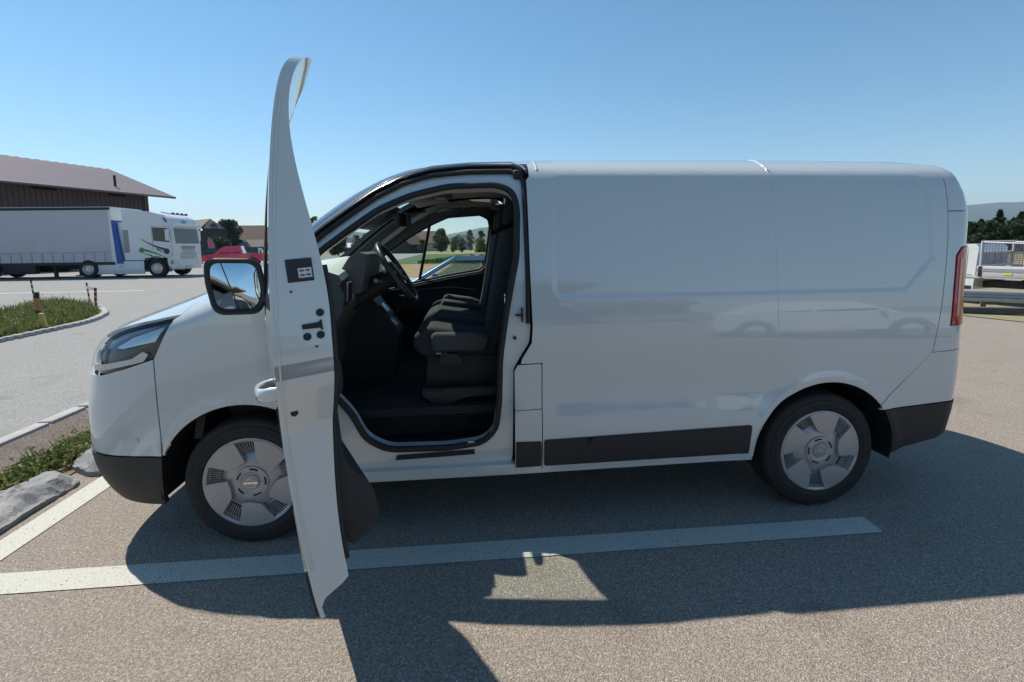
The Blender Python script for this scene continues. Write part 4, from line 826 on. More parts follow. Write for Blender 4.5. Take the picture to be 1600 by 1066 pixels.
# seen through the cab
tree_at(528, 362, 36, 85, 'dark', 'dark bushy tree seen through the windscreen', seed=6, trunk=.05, n=3960)
tree_at(556, 366, 20, 130, 'dark', 'dark small tree by the white roofed shed', seed=7, trunk=.05, n=2160)
tree_at(578, 362, 26, 150, 'mid', 'rounded green tree behind the white roofed shed', seed=8, trunk=.05, n=2700)
tree_at(690, 358, 36, 130, 'mid', 'broad green tree beside the big tiled farmhouse', seed=9, trunk=.05, n=5400, lob=14)
tree_at(688, 370, 26, 118, 'grey', 'grey green willow in front of the broad tree', seed=10, trunk=.04, n=2700)
tree_at(712, 369, 18, 140, 'mid', 'smaller green tree beside the willow', seed=11, trunk=.05, n=1800)
tree_at(735, 357, 15, 140, 'mid', 'slim upright tree behind the blue grey house', seed=12, trunk=.08, n=2700, lob=12)
tree_at(753, 358, 16, 140, 'mid', 'slim upright tree with yellow bushes at its foot', seed=13, trunk=.08, n=2700, lob=12)
tree_at(708, 374, 12, 110, 'light', 'pale yellow shrub by the straw field', nm='shrub', seed=14, trunk=.02, n=1260, cat='bush')
tree_at(722, 371, 18, 112, 'mid', 'green shrub by the straw field', nm='shrub', seed=15, trunk=.02, n=1620, cat='bush')
tree_at(750, 373, 30, 108, 'light', 'wide yellow green bush at the foot of the slim trees', nm='shrub', seed=16, trunk=.02, n=2700, cat='bush')
tree_at(658, 374, 16, 105, 'mid', 'green shrub behind the dark shed', nm='shrub', seed=17, trunk=.02, n=1440, cat='bush')
# spruces on the right
for i, (px, pt, w_, dp) in enumerate(((1512, 345, 46, 66), (1530, 340, 30, 72), (1558, 325, 44, 68), (1580, 338, 34, 74), (1592, 328, 40, 64), (1618, 330, 44, 66))):
    lab = ['stocky spruce close behind the van tail', 'small spruce between two taller spruces', 'tallest spruce with a pointed top behind the flatbed truck', 'short spruce with blunt top behind the mesh headboard', 'broad spruce right of the tallest spruce', 'outer spruce at the end of the dark tree row'][i]
    conifer(gnd(px, dp), top_z(pt, px, dp)+.05, w_*1.25/2*dp/FPX, lab, 'spruces behind the flatbed truck', i)
for i, (px, pt, w_, dp) in enumerate(((1521, 346, 52, 62), (1545, 344, 56, 60), (1575, 346, 60, 60), (1604, 342, 56, 58))):
    tree_at(px, pt, w_, dp, 'dark', ['dark bush filling the gap behind the van tail', 'dark bush below the tallest spruce', 'dark bush behind the mesh headboard', 'dark bush beside the broad spruce'][i], nm='dark_bush', seed=40+i, trunk=.02, n=4200, cat='bush')
# maize at the edge of the green field
n = 5200; X_ = RNG.uniform(-3, 22, n); Y_ = RNG.uniform(38.0, 44, n); h_ = RNG.uniform(.5, .85, n)*(.45+.55*sm(-3, 2, X_)); d_ = unit(n)*.55; d_[:, 2] = 1; A_ = d_*h_[:, None]*.5
tag(quads_mesh('maize', np.c_[X_, Y_, np.zeros(n)]+A_, A_, np.cross(A_, unit(n))*.35, leafmat('maize_leaf', (.03, .075, .015), (.08, .15, .035))), 'strip of tall green maize along the green field', 'maize', kind='stuff')
# far hills
def ridge(name, pts, dist, mat, label):
    V = []; F_ = []; px = np.array([p[0] for p in pts], float); py = np.array([p[1] for p in pts], float); xs = np.linspace(px[0], px[-1], 160); k = len(xs)
    ys = np.interp(xs, px, py)
    for i, (x, y) in enumerate(zip(xs, ys)):
        tp_ = loc_at(x, y, dist); b0 = loc_at(x, 384, dist*.80); b2 = loc_at(x, 384, dist*1.25)
        nz = (math.sin(x*.11)*.5+math.sin(x*.29+1)*.3+math.sin(x*.73+2)*.2)*dist*.0012
        V += [(b0.x, b0.y, -5), ((b0.x*.45+tp_.x*.55), (b0.y*.45+tp_.y*.55), tp_.z*.62+nz*2), (tp_.x, tp_.y, tp_.z+nz), (b2.x, b2.y, -5)]
    for i in range(k-1):
        for j in range(3): F_.append((i*4+j, (i+1)*4+j, (i+1)*4+j+1, i*4+j+1))
    o = mobj(name, V, F_, mat, None, 60); o['kind'] = 'structure'; return o
FOREST = M('hill_forest', (.045, .07, .045), .95, var=.3, scale=.004, bump=.0)
ridge('hill', [(-900, 384), (-300, 380), (300, 376), (480, 366), (540, 361), (600, 366), (650, 372), (690, 368), (715, 364), (740, 357), (765, 355), (800, 350), (900, 352), (1050, 348), (1200, 345), (1350, 338), (1500, 322), (1540, 318), (1600, 315), (1800, 318), (2100, 330), (2600, 350)], 4800, FOREST, '')
ridge('hill', [(-900, 382), (0, 380), (450, 374), (560, 370), (640, 376), (720, 372), (800, 366), (1000, 360), (1300, 358), (1600, 350), (2000, 358), (2600, 366)], 2600, FOREST, '')
# ================================================================ houses
ROOFT = M('roof_tiles_brown', (.10, .055, .048), .85, var=.25, scale=3, bump=.6, bscale=14); ROOFG = M('roof_tiles_grey', (.15, .135, .12), .85, var=.2, scale=3, bump=.5, bscale=14)
WOODD = M('dark_timber', (.045, .04, .045), .9, var=.3, scale=2, bump=.5, bscale=9); PLAST = M('plaster_pale', (.45, .43, .38), .9, var=.12, scale=1.5); WINP = M('window_pane', (.02, .025, .03), .1, var=.1); PALEB = M('plaster_blue', (.25, .30, .32), .9, var=.12)
def house(name, px, dep, L_, D_, he, hr, rz, wall, roof, label, hip=0., cat='house', over=.6, wins=True):
    """gabled house: ridge along local x"""
    e = empty(name, gnd(px, dep), rz); tag(e, label, cat)
    mb = MB(); mb.add([(-L_/2, -D_/2, 0), (L_/2, -D_/2, 0), (L_/2, D_/2, 0), (-L_/2, D_/2, 0), (-L_/2, -D_/2, he), (L_/2, -D_/2, he), (L_/2, D_/2, he), (-L_/2, D_/2, he), (-L_/2+hip*.0, 0, hr-.12-hip*.45), (L_/2, 0, hr-.12-hip*.45)],
           [(0, 1, 5, 4), (2, 3, 7, 6), (1, 2, 6, 9, 5), (3, 0, 4, 8, 7)]); mb.build('wall', wall, e)
    lx, dy = L_/2+over, D_/2+over; ze = he-(hr-he)*over/(D_/2)
    for s in (-1, 1):
        m_ = MB(); a = [(-lx, s*dy, ze), (lx, s*dy, ze), (lx-hip*1.4, 0, hr), (-lx+hip*1.4, 0, hr)]; m_.add(a+[(x, y, z+.18) for x, y, z in a], [(0, 1, 2, 3), (4, 5, 6, 7), (0, 1, 5, 4), (1, 2, 6, 5), (2, 3, 7, 6), (3, 0, 4, 7)]); m_.build('roof_slope', roof, e)
    if hip:
        for s in (-1, 1): MB().add([(s*lx, -dy*.45, ze+(hr-ze)*.55), (s*lx, dy*.45, ze+(hr-ze)*.55), (s*(lx-hip*1.4), 0, hr+.18)], [(0, 1, 2)]).build('roof_hip', roof, e)
    if wins:
        for i in range(max(2, int(L_/3))):
            x = -L_/2+L_*(i+.5)/max(2, int(L_/3))
            for z in ([1.5] if he < 4.2 else [1.5, 4.2]):
                w_ = MB().box((x, -D_/2-.03, z), (1.0, .08, 1.2)).build('window', PLAST if wall != PLAST else WOODD, e); MB().box((x, -D_/2-.08, z), (.8, .03, 1.0)).build('pane', WINP, w_)
    return e
house('farmhouse', 318, 120, 13, 10, 4.2, 8.6, rad(-42), WOODD, ROOFG, 'dark timber farmhouse with grey hipped roof behind the truck cab', 1.6)
house('farmhouse', 404, 135, 13, 9, 4.0, 7.7, rad(6), WOODD, ROOFT, 'low farmhouse with wide brown tiled roof right of the round tree', .8)
house('porch_shed', 402, 122, 9, 4, 2.2, 3.6, rad(6), WOODD, ROOFG, 'lean shed with grey roof in front of the brown roofed farmhouse', cat='shed')
house('farmhouse', 655, 150, 15, 12, 2.6, 6.0, rad(-8), PLAST, ROOFT, 'farmhouse with big red brown tiled roof behind the straw field', .6)
house('field_shed', 637, 108, 5.4, 5.0, 2.2, 4.0, rad(62), WOODD, ROOFT, 'small dark timber shed with brown roof standing in the straw field', cat='shed', wins=False)
house('farmhouse', 722, 175, 7, 6, 2.8, 5.4, rad(70), PALEB, ROOFG, 'pale blue grey gabled house behind the shrubs', 0)
house('long_shed', 566, 140, 9, 5, 1.6, 2.6, rad(4), WOODD, M('white_roof', (.7, .7, .7), .5), 'low shed with bright white roof seen through the windscreen', cat='shed', wins=False)
house('farmhouse', 560, 190, 22, 10, 2.6, 5.0, rad(4), PLAST, ROOFT, 'long brown roofed farm building behind the white roofed shed')
# ---- big barn on the left
def cam_xy(lat, dep): 
    h = Vector((CR.x, CR.y, 0)).normalized(); f = Vector((CF.x, CF.y, 0)).normalized(); p = CAM+h*lat+f*dep; return Vector((p.x, p.y, 0))
BROOF = M('barn_roof_metal', (.145, .125, .155), .8, var=.15, scale=.8, spec=.2); BWALL = M('barn_boards', (.10, .075, .075), .9, var=.3, scale=2.5, bump=.4, bscale=12)
e0 = cam_xy(-32.3, 47.5); d1 = (cam_xy(-35.8, 34)-cam_xy(-32.6, 45)).normalized(); pr = Vector((-d1.y, d1.x, 0)); pr = pr if (cam_xy(0, 30)-e0).dot(pr) > 0 else -pr   # along the barn towards us, and out towards the yard
barn = empty('barn', e0); tag(barn, 'large brown timber barn with grey metal roof behind the lorry', 'barn')
LB, HB = 44., 8.2; ez, rz_ = 6.5, 9.55
def bp_(a, b, z): return d1*a-pr*b+Vector((0, 0, z))        # a along, b inwards
MB().add([bp_(1.6, 1.3, 0), bp_(LB, 1.3, 0), bp_(LB, 1.3, ez+.45), bp_(1.6, 1.3, ez+.45)], [(0, 1, 2, 3)]).add([bp_(1.6, 1.3, 0), bp_(1.6, 2*HB-1.3, 0), bp_(1.6, 2*HB-1.3, ez+.45), bp_(1.6, HB, rz_-.15), bp_(1.6, 1.3, ez+.45)], [(0, 1, 2, 3, 4)]).build('wall', BWALL, barn)
nb = 120
bd = None
for k in range(nb):
    a = 1.62+(LB-1.7)*k/nb
    if bd is None:
        u = d1*.22; w2 = pr*.045; V = []
        for z in (2.6, ez+.42): V += [Vector((0, 0, z)), u+Vector((0, 0, z)), u+w2+Vector((0, 0, z)), w2+Vector((0, 0, z))]
        bd = mobj('wall_board', V, [(0, 1, 2, 3), (4, 5, 6, 7), (0, 1, 5, 4), (1, 2, 6, 5), (2, 3, 7, 6), (3, 0, 4, 7)], BWALL, barn); c = bd
    else: c = bd.copy(); COL.objects.link(c); c.parent = barn
    c.location = bp_(a, 1.3, 0)
ns = 62; sh = None
for s in (0, 1):
    for k in range(ns):
        a = (LB+1)*k/ns; w_ = (LB+1)/ns-.09
        b0, b1 = (0, HB) if s == 0 else (2*HB, HB)
        if k == 0:
            q = [bp_(0, b0, ez), bp_(w_, b0, ez), bp_(w_, b1, rz_), bp_(0, b1, rz_)]; rb = [bp_(0, b0, ez+.07), bp_(.10, b0, ez+.07), bp_(.10, b1, rz_+.07), bp_(0, b1, rz_+.07)]
            V = q+[v-Vector((0, 0, .06)) for v in q]+rb; sh = mobj('roof_sheet', V, [(0, 1, 2, 3), (4, 5, 6, 7), (0, 1, 5, 4), (8, 9, 10, 11), (1, 9, 10, 2), (0, 8, 11, 3), (0, 1, 9, 8)], BROOF, barn); c = sh
        else: c = sh.copy(); COL.objects.link(c); c.parent = barn
        c.location = d1*a
MB().tube([bp_(-.05, -.06, ez-.05), bp_(LB, -.06, ez-.05)], .10, 8).build('gutter', M('gutter_metal', (.16, .15, .15), .5, metal=.4), barn, 60)
MB().tube([bp_(2.0, 1.15, 2), bp_(2.0, 1.15, ez+.1), bp_(1.9, .1, ez)], .06, 8).build('down_pipe', M('pipe_copper', (.22, .13, .10), .5, metal=.5), barn, 60)
p = bp_(4.2, 1.6, ez+.6); MB().tube([p, p+Vector((0, 0, 1.0))], .10, 8).build('vent_pipe', WOODD, barn, 60)
for a in (3.6, 9.0): MB().add([bp_(a, 1.22, ez-.25), bp_(a+1.6, 1.22, ez-.25), bp_(a+1.6, 1.22, ez+.25), bp_(a, 1.22, ez+.25)], [(0, 1, 2, 3)]).build('vent_opening', WINP, barn)
# ================================================================ other vehicles (local x forward, y left, z up)
CGLASS = M('car_glass_dark', (.02, .026, .03), .06, var=.15, coat=.6); RIMM = M('alloy_rim', (.5, .5, .52), .3, metal=.8, var=.1); TYRE2 = M('tyre_far', (.02, .02, .021), .8, var=.2)
LAMPC = M('headlamp_clear', (.6, .62, .64), .15, coat=1., var=.2); TWHITE = M('lorry_white', (.70, .71, .72), .35, coat=.6, var=.05, scale=1.5); LSHADE = M('lorry_grey', (.30, .31, .32), .6, var=.12)
def road_wheel(e, x, y, r_, wd, s, spokes=6, nm='wheel'):
    w_ = MB().lathe([(-wd/2, r_*.62), (-wd/2, r_*.93), (-wd*.38, r_), (wd*.38, r_), (wd/2, r_*.93), (wd/2, r_*.62)], 26, 'y').build(nm, TYRE2, e, 40); w_.location = (x, y, r_)
    MB().lathe([(s*wd*.46, r_*.64), (s*wd*.40, r_*.56), (s*wd*.25, r_*.5), (s*wd*.25, .01)], 22, 'y').build('rim', RIMM, w_, 30); m_ = MB()
    for k in range(spokes):
        a = 2*math.pi*k/spokes; m_.box((r_*.30, s*wd*.33, 0), (r_*.52, wd*.10, r_*.12), M4=Matrix.Rotation(a, 4, 'Y'))
    m_.lathe([(s*wd*.36, r_*.17), (s*wd*.42, r_*.12), (s*wd*.42, .005)], 12, 'y'); m_.build('rim_spokes', RIMM, w_); return w_
def shell(prof, w0, bev=.05, zbelt=None, w1=None):
    """car body: side outline extruded, narrowed above the belt line, edges rounded"""
    bm = bmesh.new(); k = len(prof); L_ = []
    for s in (-1, 1):
        L_.append([bm.verts.new((x, s*(w0/2 if zbelt is None or z <= zbelt else w0/2-(w0-w1)/2*min(1, (z-zbelt)/(max(p[1] for p in prof)-zbelt))), z)) for x, z in prof])
    A, B = L_
    for i in range(k): bm.faces.new((A[i], A[(i+1) % k], B[(i+1) % k], B[i]))
    bm.faces.new(A[::-1]); bm.faces.new(B)
    if bev: bmesh.ops.bevel(bm, geom=[e for e in bm.edges if e.is_manifold and e.calc_face_angle(0) > .35], offset=bev, segments=3, affect='EDGES', profile=.5)
    bmesh.ops.recalc_face_normals(bm, faces=bm.faces[:]); bm.verts.index_update(); V = [v.co[:] for v in bm.verts]; F_ = [[v.index for v in f.verts] for f in bm.faces]; bm.free(); return V, F_
def side_pane(e, nm, poly, yof, mat, th=.012):
    """pane on a leaning side: yof(z) gives the half width"""
    for s in (-1, 1):
        V = [(x, s*(yof(z)+.004), z) for x, z in poly]+[(x, s*(yof(z)-th), z) for x, z in poly]; n_ = len(poly)
        MB().add(V, [tuple(range(n_)), tuple(range(n_, 2*n_))]+[(i, (i+1) % n_, n_+(i+1) % n_, n_+i) for i in range(n_)]).build(nm, mat, e)
def car(name, loc, rz, body, cab, w0, zb, w1, panes, screen, back, paint, wx, wr, label, group=None, lamps=None, clear=False):
    e = empty(name, loc, rz); tag(e, label, 'car' if name != 'pickup_truck' else 'pickup', group)
    V, F_ = shell(body, w0, .06); MB().add(V, F_).build('body', paint, e, 40)
    yof = lambda z: w0/2-.03-(w0-w1)/2*max(0., min(1., (z-zb)/(max(p[1] for p in cab)-zb)))
    GL = GLASSC if clear else CGLASS
    if clear:      # open glasshouse: roof, pillars, panes one can see through
        zt_ = max(p[1] for p in cab); tops = [p for p in cab if p[1] > zt_-.12]; x0, x1 = min(p[0] for p in tops), max(p[0] for p in tops)
        V, F_ = shell([(x0-.05, zt_-.07), (x1+.1, zt_-.07), (x1, zt_-.015), (x1*.6+x0*.4, zt_), (x0, zt_)], w1, .03); MB().add(V, F_).build('roof', paint, e, 40)
        for s in (-1, 1):
            for (a, b) in back: MB().tube([(a[0], s*yof(a[1]), a[1]), (b[0], s*(yof(b[1])-.01), b[1])], .035, 8).build('pillar', paint if (a, b) == back[0] else BLACKP, e, 60)
    else:
        V, F_ = shell(cab, w0-.06, .05, zb, w1); MB().add(V, F_).build('cabin', paint, e, 40)
    for p_ in panes: side_pane(e, 'side_window', p_, yof, GL)
    for q, nm in ((screen, 'windscreen'),):
        (xa, za), (xb_, zb_) = q; MB().add([(xa+.012, -yof(za)*.93, za), (xa+.012, yof(za)*.93, za), (xb_+.012, yof(zb_)*.9, zb_), (xb_+.012, -yof(zb_)*.9, zb_)], [(0, 1, 2, 3)]).build(nm, GL, e)
    for x in wx:
        for s in (-1, 1):
            road_wheel(e, x, s*(w0/2-.10), wr, .22, s)
            MB().lathe([(s*(w0/2-.25), wr*1.16), (s*(w0/2+.006), wr*1.16), (s*(w0/2+.006), wr*1.02)], 18, 'y', (x, 0, wr), a0=0, a1=math.pi).build('wheel_arch', BLACKP, e, 40)
    for l in (lamps or []):
        for s in (-1, 1): MB().box((l[0], s*l[1], l[2]), l[3], bev=.02).build('headlight' if l[0] > 0 else 'tail_light', LAMPC if l[0] > 0 else REDL, e, 40)
    for s in (-1, 1): m0 = max(p[0] for p in panes[0]); MB().box((m0-.12, s*(w0/2+.06), zb+.07), (.10, .20, .14), bev=.03).build('door_mirror', paint, e, 40)
    return e
GLASSC = glass('car_glass_clear', (.72, .80, .80))
RED = M('pickup_red', (.75, .035, .09), .3, coat=1., var=.06); DKB = M('suv_dark', (.02, .025, .035), .3, coat=1.); BLU = M('blue_paint', (.10, .22, .36), .28, metal=.3, coat=1., var=.05)
# red pickup, facing left, three quarter
p = gnd(366, 43.)
pk = car('pickup_truck', (p.x, p.y, 0), rad(180+14), [(2.65, .45), (2.68, .75), (2.55, .92), (1.35, 1.08), (-.75, 1.08), (-2.55, 1.08), (-2.6, .55), (-2.5, .42)], [(1.5, 1.04), (.72, 1.70), (.45, 1.76), (-.62, 1.75), (-.82, 1.04)], 1.85, 1.06, 1.50,
    [[(1.15, 1.12), (.62, 1.62), (.16, 1.66), (.12, 1.12)], [(.0, 1.12), (.04, 1.66), (-.42, 1.65), (-.60, 1.12)]], ((1.40, 1.12), (.78, 1.66)), None, RED, (1.62, -1.55), .37, 'red pickup truck parked in front of the farmhouses', lamps=[(2.50, .66, .84, (.30, .46, .20)), (-2.57, .82, .85, (.10, .14, .30))])
MB().box((2.68, 0, .72), (.06, .80, .22), bev=.02).build('grille', BLACKP, pk, 40); MB().box((2.62, 0, .48), (.18, 1.70, .18), bev=.05).build('front_bumper', RED, pk, 40); MB().box((-1.6, 0, 1.085), (1.6, 1.5, .03)).build('load_bed_floor', BLACKP, pk)
MB().box((-2.66, 0, .55), (.14, 1.7, .14), bev=.03).build('rear_bumper', CHROME, pk, 40)
p = gnd(334, 52.)
car('dark_car', (p.x, p.y, 0), rad(180+20), [(2.2, .35), (2.25, .7), (2.05, .9), (1.1, 1.02), (-2.1, 1.05), (-2.2, .6), (-2.1, .35)], [(1.25, .98), (.5, 1.58), (-1.5, 1.62), (-2.05, 1.05)], 1.82, 1.0, 1.40,
    [[(1.0, 1.06), (.45, 1.5), (-.2, 1.53), (-.2, 1.06)], [(-.3, 1.06), (-.3, 1.53), (-1.3, 1.53), (-1.6, 1.08)]], ((1.15, 1.06), (.55, 1.52)), None, DKB, (1.4, -1.35), .34, 'dark estate car half hidden behind the red pickup', lamps=[(2.12, .62, .75, (.22, .4, .16)), (-2.15, .7, .85, (.1, .2, .2))])
p = gnd(391, 88.)
car('dark_car', (p.x, p.y, 0), rad(180+8), [(2.0, .35), (2.05, .7), (1.9, .9), (1.1, 1.0), (-2.0, 1.05), (-2.1, .6), (-2.0, .35)], [(1.2, .98), (.5, 1.55), (-1.4, 1.6), (-1.95, 1.05)], 1.8, 1.0, 1.4,
    [[(1.0, 1.06), (.45, 1.5), (-.2, 1.53), (-.2, 1.06)], [(-.3, 1.06), (-.3, 1.53), (-1.3, 1.53), (-1.6, 1.08)]], ((1.1, 1.06), (.55, 1.5)), None, DKB, (1.35, -1.3), .33, 'dark car parked at the shed of the brown roofed farmhouse', lamps=[(1.95, .62, .75, (.2, .4, .16))])
# blue car in the next bay, facing left
bc = car('blue_car', (1.34, 4.7, 0), rad(180), [(2.05, .30), (2.10, .62), (1.95, .74), (1.0, .88), (-1.9, .92), (-2.02, .6), (-1.95, .30)], [(1.22, .86), (.45, 1.30), (.1, 1.365), (-.6, 1.37), (-1.6, 1.1), (-1.8, .9)], 1.78, .88, 1.24,
    [[(.92, .93), (.42, 1.24), (-.02, 1.30), (-.06, .92)], [(-.16, .92), (-.12, 1.30), (-.75, 1.30), (-1.2, 1.15), (-1.35, .95)]], ((1.18, .90), (.42, 1.32)), [((1.15, .90), (.40, 1.33)), ((-.11, .90), (-.08, 1.33)), ((-1.45, .92), (-.75, 1.33))], BLU, (1.3, -1.25), .31, 'blue hatchback parked in the bay beyond the van', lamps=[(1.95, .62, .66, (.25, .36, .14)), (-1.98, .66, .8, (.1, .3, .16))], clear=True)
for x, y in ((-.05, -.36), (-.05, .36)): MB().box((x-.22, y, 1.02), (.16, .42, .52), bev=.06, seg=3).box((x-.25, y, 1.30), (.10, .24, .0) if 0 else (.10, .24, .12), bev=.03).build('seat_back', TRIM, bc, 50)
MB().tube([Vector((.55, -.36, .93))+Vector((0, .17*math.cos(t), .12*math.sin(t))) for t in np.linspace(0, 6.283, 17)[:-1]], .014, 6, closed=True).build('steering_wheel', TRIM, bc, 60)
# ---- lorry
hd = Vector((.999, -.04, 0)).normalized(); lf = Vector((-hd.y, hd.x, 0)); rz0 = math.atan2(hd.y, hd.x)
st0 = Vector((-16.08, 25.52, 0))+lf*1.2
lo = empty('lorry_tractor', st0, rz0); tag(lo, 'white lorry tractor with green and black swoosh stripes', 'lorry')
cabp = [(-1.62, .95), (-.62, .95), (-.60, 1.08), (.60, 1.08), (.66, .62), (.98, .40), (1.05, .60), (1.07, 1.75), (.99, 2.72), (.94, 2.85), (.86, 3.22), (.62, 3.42), (-.2, 3.62), (-1.3, 3.74), (-1.62, 3.74)]
V, F_ = shell(cabp, 2.48, .07); MB().add(V, F_).build('cab', TWHITE, lo, 40)
for s in (-1, 1):
    w_ = MB().prism([(-.05, 2.02), (.80, 1.92), (.76, 2.70), (-.07, 2.76)], s*1.236, s*1.25).build('side_window', CGLASS, lo)
    MB().tube([(x, s*1.247, z) for x, z in ((-.10, 1.55), (-.10, 2.80), (.84, 2.80), (.92, 1.2), (.62, 1.12))], .012, 5).build('door_gap', LSHADE, lo, 60)
    MB().box((.86, s*1.50, 2.32), (.12, .22, .62), bev=.05).tube([(.92, s*1.25, 2.62), (.88, s*1.48, 2.62)], .03, 6).build('mirror_housing', TWHITE, lo, 40)
    sk = MB().box((-2.05, s*1.20, .55), (2.75, .06, .72), bev=.02).build('side_skirt', TWHITE, lo, 40); MB().box((-1.9, s*1.235, .62), (.14, .01, .06)).build('skirt_handle', LSHADE, sk)
    MB().box((-1.78, s*1.10, 2.0), (.34, .06, 2.1), bev=.02).build('air_deflector', TWHITE, lo, 40)
    MB().box((-1.50, s*1.243, 2.0), (.30, .01, 1.25), bev=.004, seg=1).build('vent_panel', LSHADE, lo, 40)
    MB().box((.86, s*1.243, .82), (.16, .012, .22)).build('badge_plate', M('badge_orange', (.5, .3, .1), .5), lo)
    MB().box((.84, s*1.16, .52), (.36, .12, .20), bev=.02).build('step', LSHADE, lo, 40)
    for x, r_ in ((0, .50), (-3.62, .50)): road_wheel(lo, x, s*1.05, r_, .34 if x == 0 else .52, s, 10)
    MB().lathe([(s*.85, .66), (s*1.245, .66), (s*1.245, .60)], 18, 'y', (0, 0, .50), a0=rad(-5), a1=rad(185)).build('wheel_arch', BLACKP, lo, 40)
    MB().lathe([(s*.80, .60), (s*1.2, .60)], 18, 'y', (-3.62, 0, .52), a0=rad(10), a1=rad(170)).build('mudguard', BLACKP, lo, 40)
    def swoosh(nm, a, b, bul, mat, fl):
        n_ = 14; up = []; dn = []
        for i in range(n_+1):
            t = i/n_; x = a[0]+(b[0]-a[0])*t; z = a[1]+(b[1]-a[1])*t-.16*math.sin(math.pi*t)*fl; w2 = .015+.055*t
            up.append((x, z+w2)); dn.append((x, z-w2))
        MB().prism(up+dn[::-1], s*1.238, s*1.2475).build(nm, mat, lo); MB().prism(arc(bul[0], bul[1], bul[2], 0, 340, 16), s*1.238, s*1.249).build(nm+'_knob', mat, lo)
        c_ = bul; MB().prism([(c_[0]-.02*0, c_[1]-bul[2]*.9), (c_[0]+(a[0]-b[0])*.42, c_[1]+(a[1]-b[1])*.42-.06), (c_[0]+(a[0]-b[0])*.42, c_[1]+(a[1]-b[1])*.42-.16)], s*1.238, s*1.2465).build(nm+'_tail', mat, lo)
    swoosh('black_stripe', (-.72, 2.12), (.55, 1.52), (.62, 1.43, .16), M('stripe_black', (.03, .04, .045), .4), .35); swoosh('green_stripe', (.65, 1.02), (-.62, 1.52), (-.72, 1.50, .15), M('stripe_green', (.05, .28, .06), .4), -.35)
MB().add([(1.075, -1.12, 1.85), (1.075, 1.12, 1.85), (1.005, 1.10, 2.70), (1.005, -1.10, 2.70)], [(0, 1, 2, 3)]).build('windscreen', CGLASS, lo)
MB().prism([(.95, 2.74), (1.17, 2.80), (1.17, 2.98), (.88, 3.02)], -1.15, 1.15).build('sun_visor', TWHITE, lo)
MB().box((.95, 0, 3.05), (.02, .3, .2)).build('roof_emblem_front', LSHADE, lo)
for s in (-1, 1): MB().prism([(.50, 3.32), (.70, 3.22), (.80, 3.0), (.65, 3.05)], s*1.236, s*1.248).build('roof_emblem', M('emblem_blue', (.06, .10, .25), .4), lo)
for k in range(6): MB().box((1.075, 0, 1.02+k*.10), (.03, 1.5 if k < 4 else 1.2, .035)).build('grille_slat', LSHADE, lo)
MB().box((1.075, 0, 1.64), (.03, 1.3, .16)).build('grille_badge_panel', LSHADE, lo); MB().box((1.06, 0, .52), (.06, .52, .12)).build('number_plate', PAPER, lo)
for s in (-1, 1): MB().box((1.03, s*.95, .80), (.10, .42, .26), bev=.04).build('headlight', LAMPC, lo, 40)
MB().tube([(.30, -.95, 3.60), (.72, -.75, 3.50), (.72, .75, 3.50), (.30, .95, 3.60)], .03, 6).build('lamp_bar', LSHADE, lo, 60)
for y in (-.6, -.2, .2, .6): MB().box((.74, y, 3.54), (.10, .18, .12), bev=.03).build('roof_lamp', LAMPDARK, lo, 40)
MB().box((-3.0, 0, .75), (4.6, .9, .30)).build('chassis', BLACKP, lo)
BLUEP = M('trailer_blue', (.03, .09, .36), .5, var=.12); TARP = M('trailer_curtain', (.52, .50, .53), .6, var=.05, scale=.8, bump=.25, bscale=3)
tl_ = empty('semi_trailer', st0-hd*2.1, rz0); tag(tl_, 'white curtain sided semi trailer hitched to the lorry', 'trailer')
MB().box((-6.9, 0, 2.30), (13.4, 2.50, 2.85)).build('curtain', TARP, tl_)
MB().box((-6.9, 0, 3.80), (13.6, 2.54, .14)).build('roof_rail', BLACKP, tl_); MB().box((-6.9, 0, 3.885), (13.6, 2.50, .03)).build('roof_sheet', TWHITE, tl_)
MB().box((-6.9, 0, .80), (13.6, 2.54, .16)).build('side_rave', BLACKP, tl_)
MB().prism([(-.22, .80), (.03, .80), (.12, .80), (-.10, 3.9), (-.22, 3.9)], -1.26, 1.26).build('front_bulkhead', TWHITE, tl_)
MB().prism([(.02, .78), (.36, .78), (.10, 3.15), (-.09, 3.15)], -1.28, 1.28).build('blue_front_panel', BLUEP, tl_)
for k in range(24): MB().box((-.6-k*.55, -1.262, 1.12), (.035, .015, .50)).build('curtain_strap', LSHADE, tl_)
MB().box((-6.9, -1.258, 1.42), (13.3, .012, .03)).build('curtain_band', LSHADE, tl_)
for k in range(5): MB().box((-1.6-k*2.7, -1.252, 2.6), (.03, .008, 2.2)).build('curtain_crease', TARP, tl_)
for s in (-1, 1):
    for x in (-7.4, -8.72, -10.04): road_wheel(tl_, x, s*1.05, .50, .36, s, 8)
    MB().box((-3.6, s*.85, .42), (.14, .14, .80)).box((-3.6, s*.85, .05), (.45, .30, .06)).build('landing_leg', BLACKP, tl_)
    MB().box((-5.2, s*1.10, .52), (1.7, .30, .50), bev=.04).build('tool_box', BLACKP, tl_, 40)
MB().box((-6.9, 0, .62), (12.5, .9, .28)).build('chassis', BLACKP, tl_)
